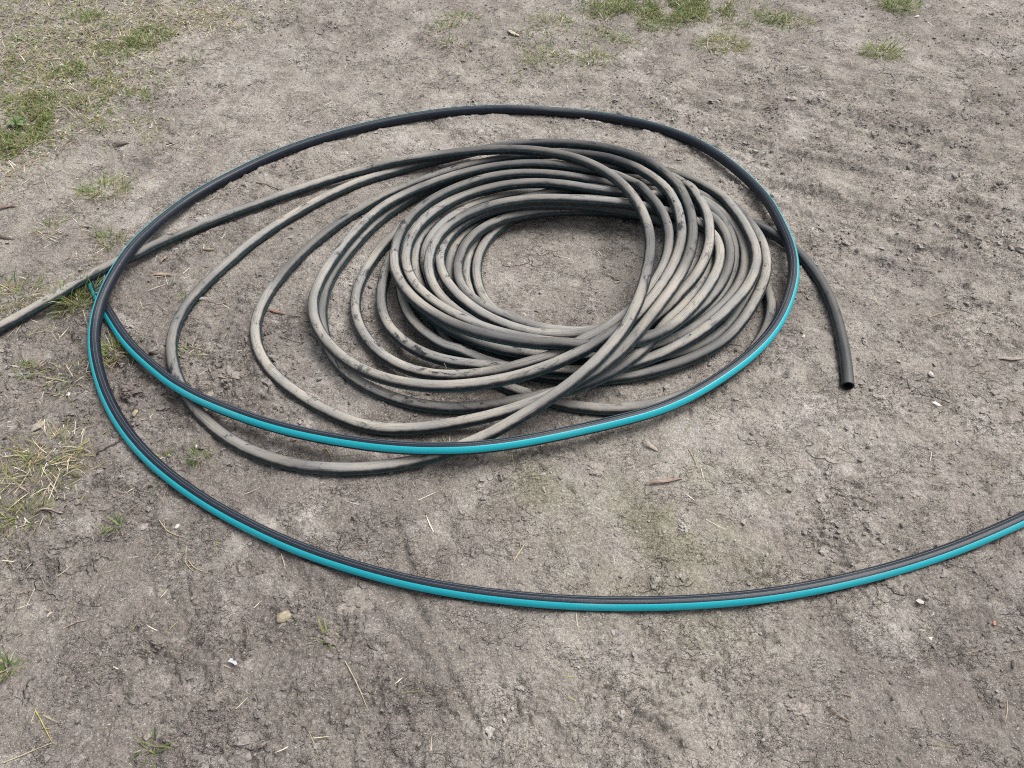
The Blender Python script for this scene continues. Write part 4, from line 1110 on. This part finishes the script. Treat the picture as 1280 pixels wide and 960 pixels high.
twig('straw_stalk', [(408, 560), (414, 570), (418, 582)], 0.0011, (0.5, 0.45, 0.2), 'thin yellow straw between striped pipe and outermost dusty loop', 'straw')

# clods and stones
clod('earth_clod', 286, 470, 0.034, 'rough pale clod inside the outermost dusty loop', 'clod', 5, 0.55, (0.31, 0.275, 0.24))
clod('earth_clod', 450, 757, 0.040, 'flat cracked clod just outside the striped pipe', 'clod', 9, 0.22, (0.25, 0.22, 0.19), spread=0.9)
clod('earth_clod', 165, 492, 0.026, 'dark crumbling clod beside the crossing striped pipes', 'clod', 8, 0.6, (0.17, 0.14, 0.12))
clod('earth_clod', 205, 512, 0.022, 'dark clod beside the outermost dusty loop', 'clod', 6, 0.5, (0.17, 0.14, 0.12))
clod('earth_clod', 1058, 300, 0.030, 'torn ridge of crusted soil beyond the cut pipe end', 'clod', 7, 0.45, (0.22, 0.19, 0.165), spread=1.2)
clod('earth_clod', 1030, 290, 0.018, 'small torn crust fragment beside the soil ridge', 'clod', 5, 0.4, (0.22, 0.19, 0.165))
clod('earth_clod', 415, 797, 0.020, 'rounded brown clod on dirt outside the striped loop', 'clod', 4, 0.55, (0.21, 0.175, 0.15))
clod('earth_clod', 350, 745, 0.015, 'small grey clod above the tan stone', 'clod', 5, 0.5)
clod('earth_clod', 150, 875, 0.017, 'splintered grey clod on dirt outside the striped loop', 'clod', 7, 0.5, (0.24, 0.21, 0.185), spread=1.1)
clod('earth_clod', 200, 805, 0.016, 'small crumbled clod on damp dirt outside the striped loop', 'clod', 6, 0.5, (0.24, 0.21, 0.185))
clod('earth_clod', 270, 875, 0.018, 'broken clod below the white scrap', 'clod', 7, 0.45, (0.23, 0.2, 0.175))
clod('earth_clod', 855, 660, 0.015, 'tiny whitish clod on greenish dirt inside the big loop', 'clod', 4, 0.6, (0.42, 0.40, 0.37))
clod('earth_clod', 745, 588, 0.022, 'flat flaked clod below the striped pipe', 'clod', 5, 0.2, (0.28, 0.25, 0.21))
clod('earth_clod', 628, 594, 0.014, 'dark crumb heap below the outermost dusty loop', 'clod', 6, 0.6, (0.16, 0.135, 0.115))
clod('earth_clod', 1000, 890, 0.022, 'loose crumbled clod heap on dirt outside the striped loop', 'clod', 9, 0.4, (0.27, 0.235, 0.21), spread=1.3)
clod('earth_clod', 870, 948, 0.020, 'cracked clod on scuffed dirt well away from the pipes', 'clod', 7, 0.35, (0.27, 0.235, 0.205))
clod('earth_clod', 255, 560, 0.014, 'dark crumbs heap between the striped pipes', 'clod', 6, 0.6, (0.17, 0.145, 0.12))
clod('earth_clod', 1075, 155, 0.022, 'upturned clod on rutted dirt beyond the wide loop', 'clod', 8, 0.5, (0.21, 0.175, 0.155), spread=1.2)
clod('earth_clod', 1138, 178, 0.024, 'ragged clod ridge on rutted dirt beyond the wide loop', 'clod', 9, 0.5, (0.20, 0.165, 0.145), spread=1.3)
clod('earth_clod', 1028, 125, 0.022, 'dark broken clods in a rut beyond the wide loop', 'clod', 9, 0.45, (0.19, 0.155, 0.135), spread=1.4)
clod('earth_clod', 965, 135, 0.018, 'crumbled clods behind the wide pipe loop', 'clod', 8, 0.45, (0.20, 0.165, 0.145), spread=1.4)
clod('earth_clod', 1250, 232, 0.020, 'dark clod on open dirt away from the pipes', 'clod', 7, 0.55, (0.19, 0.16, 0.14), spread=1.2)
clod('earth_clod', 770, 348, 0.012, 'thin torn crust inside the coil', 'clod', 7, 0.35, (0.22, 0.19, 0.165), spread=1.5)
clod('earth_clod', 515, 372, 0.013, 'dark crumbs under the inner dusty loops', 'clod', 6, 0.6, (0.17, 0.145, 0.12))
clod('earth_clod', 252, 275, 0.018, 'whitish crumbling crust beside the pipe tail', 'clod', 8, 0.25, (0.44, 0.41, 0.37), spread=1.4)

pebble(355, 771, 0.0135, (0.33, 0.28, 0.20), 'tan stone on dirt just outside the striped pipe', None)
pebble(246, 560, 0.006, (0.55, 0.53, 0.5), 'small white pebble beside the outermost dusty loop', None)
pebble(222, 659, 0.006, (0.50, 0.47, 0.43), 'pale pebble near curled straw outside the striped pipe', None)
pebble(126, 818, 0.006, (0.36, 0.32, 0.28), 'grey pebble on damp dirt outside the striped loop', None)
pebble(62, 768, 0.006, (0.44, 0.39, 0.34), 'one of a few pale pebbles on dirt outside the striped loop', None)
pebble(1166, 796, 0.005, (0.60, 0.57, 0.53), 'tiny white pebble below the striped pipe on open dirt', None)
pebble(1162, 470, 0.007, (0.52, 0.47, 0.43), 'pale pebble on smooth dirt beyond the cut pipe end', None)
pebble(84, 491, 0.006, (0.55, 0.52, 0.48), 'white pebble by thin scruffy grass', None)
pebble(1242, 779, 0.005, (0.40, 0.24, 0.17), 'tiny reddish pebble on open dirt outside the striped loop', None)
pebble(1004, 421, 0.006, (0.50, 0.45, 0.40), 'small cream pebble between wide loop and cut pipe end', None)


def scrap(u, v, pts, label, tone, az):
    X, Y = G(u, v); z0 = gh(X, Y) + 0.004
    P = np.array(pts) * 0.001
    c_, s_ = math.cos(az), math.sin(az)
    P = np.stack([P[:, 0] * c_ - P[:, 1] * s_, P[:, 0] * s_ + P[:, 1] * c_], 1)
    n = len(P); zt = 0.003 + 0.25 * P[:, 0] + 0.10 * P[:, 1]
    V = np.vstack([np.c_[P, zt], np.c_[P, zt - 0.0011]])
    fl = list(range(n)) + list(range(2 * n - 1, n - 1, -1)); lc = [n, n]
    for i in range(n):
        k = (i + 1) % n; fl += [i, i + n, k + n, k]; lc.append(4)
    o = mesh_object('scrap', V, fl, lc, PAPER, None, False, colors=np.tile(np.array(tone)[None], (2 * n, 1)))
    o.location = (X, Y, z0)
    tag(o, label, 'scrap')


scrap(293, 829, [(-12, -3), (-9, 5), (-4, 5), (-2, 1), (5, 3), (13, -2), (8, -5), (0, -3)], 'torn white plastic scrap on grey dirt outside the striped loop', (0.60, 0.61, 0.64), -0.35)
scrap(1170, 506, [(-12, 2), (-4, 6), (6, 1), (13, -3), (5, -5), (-6, -2)], 'pale grey chip on dirt beyond the cut pipe end', (0.62, 0.61, 0.60), -0.5)
scrap(1150, 752, [(-6, 6), (2, 6), (7, -4), (2, -7), (-4, -2)], 'small pale chip on dirt under the striped pipe', (0.58, 0.53, 0.48), 0.4)
scrap(1146, 22, [(-10, 2), (0, 5), (9, 2), (5, -4), (-6, -4)], 'tiny white chip beside an isolated green tuft', (0.7, 0.68, 0.65), 0.2)
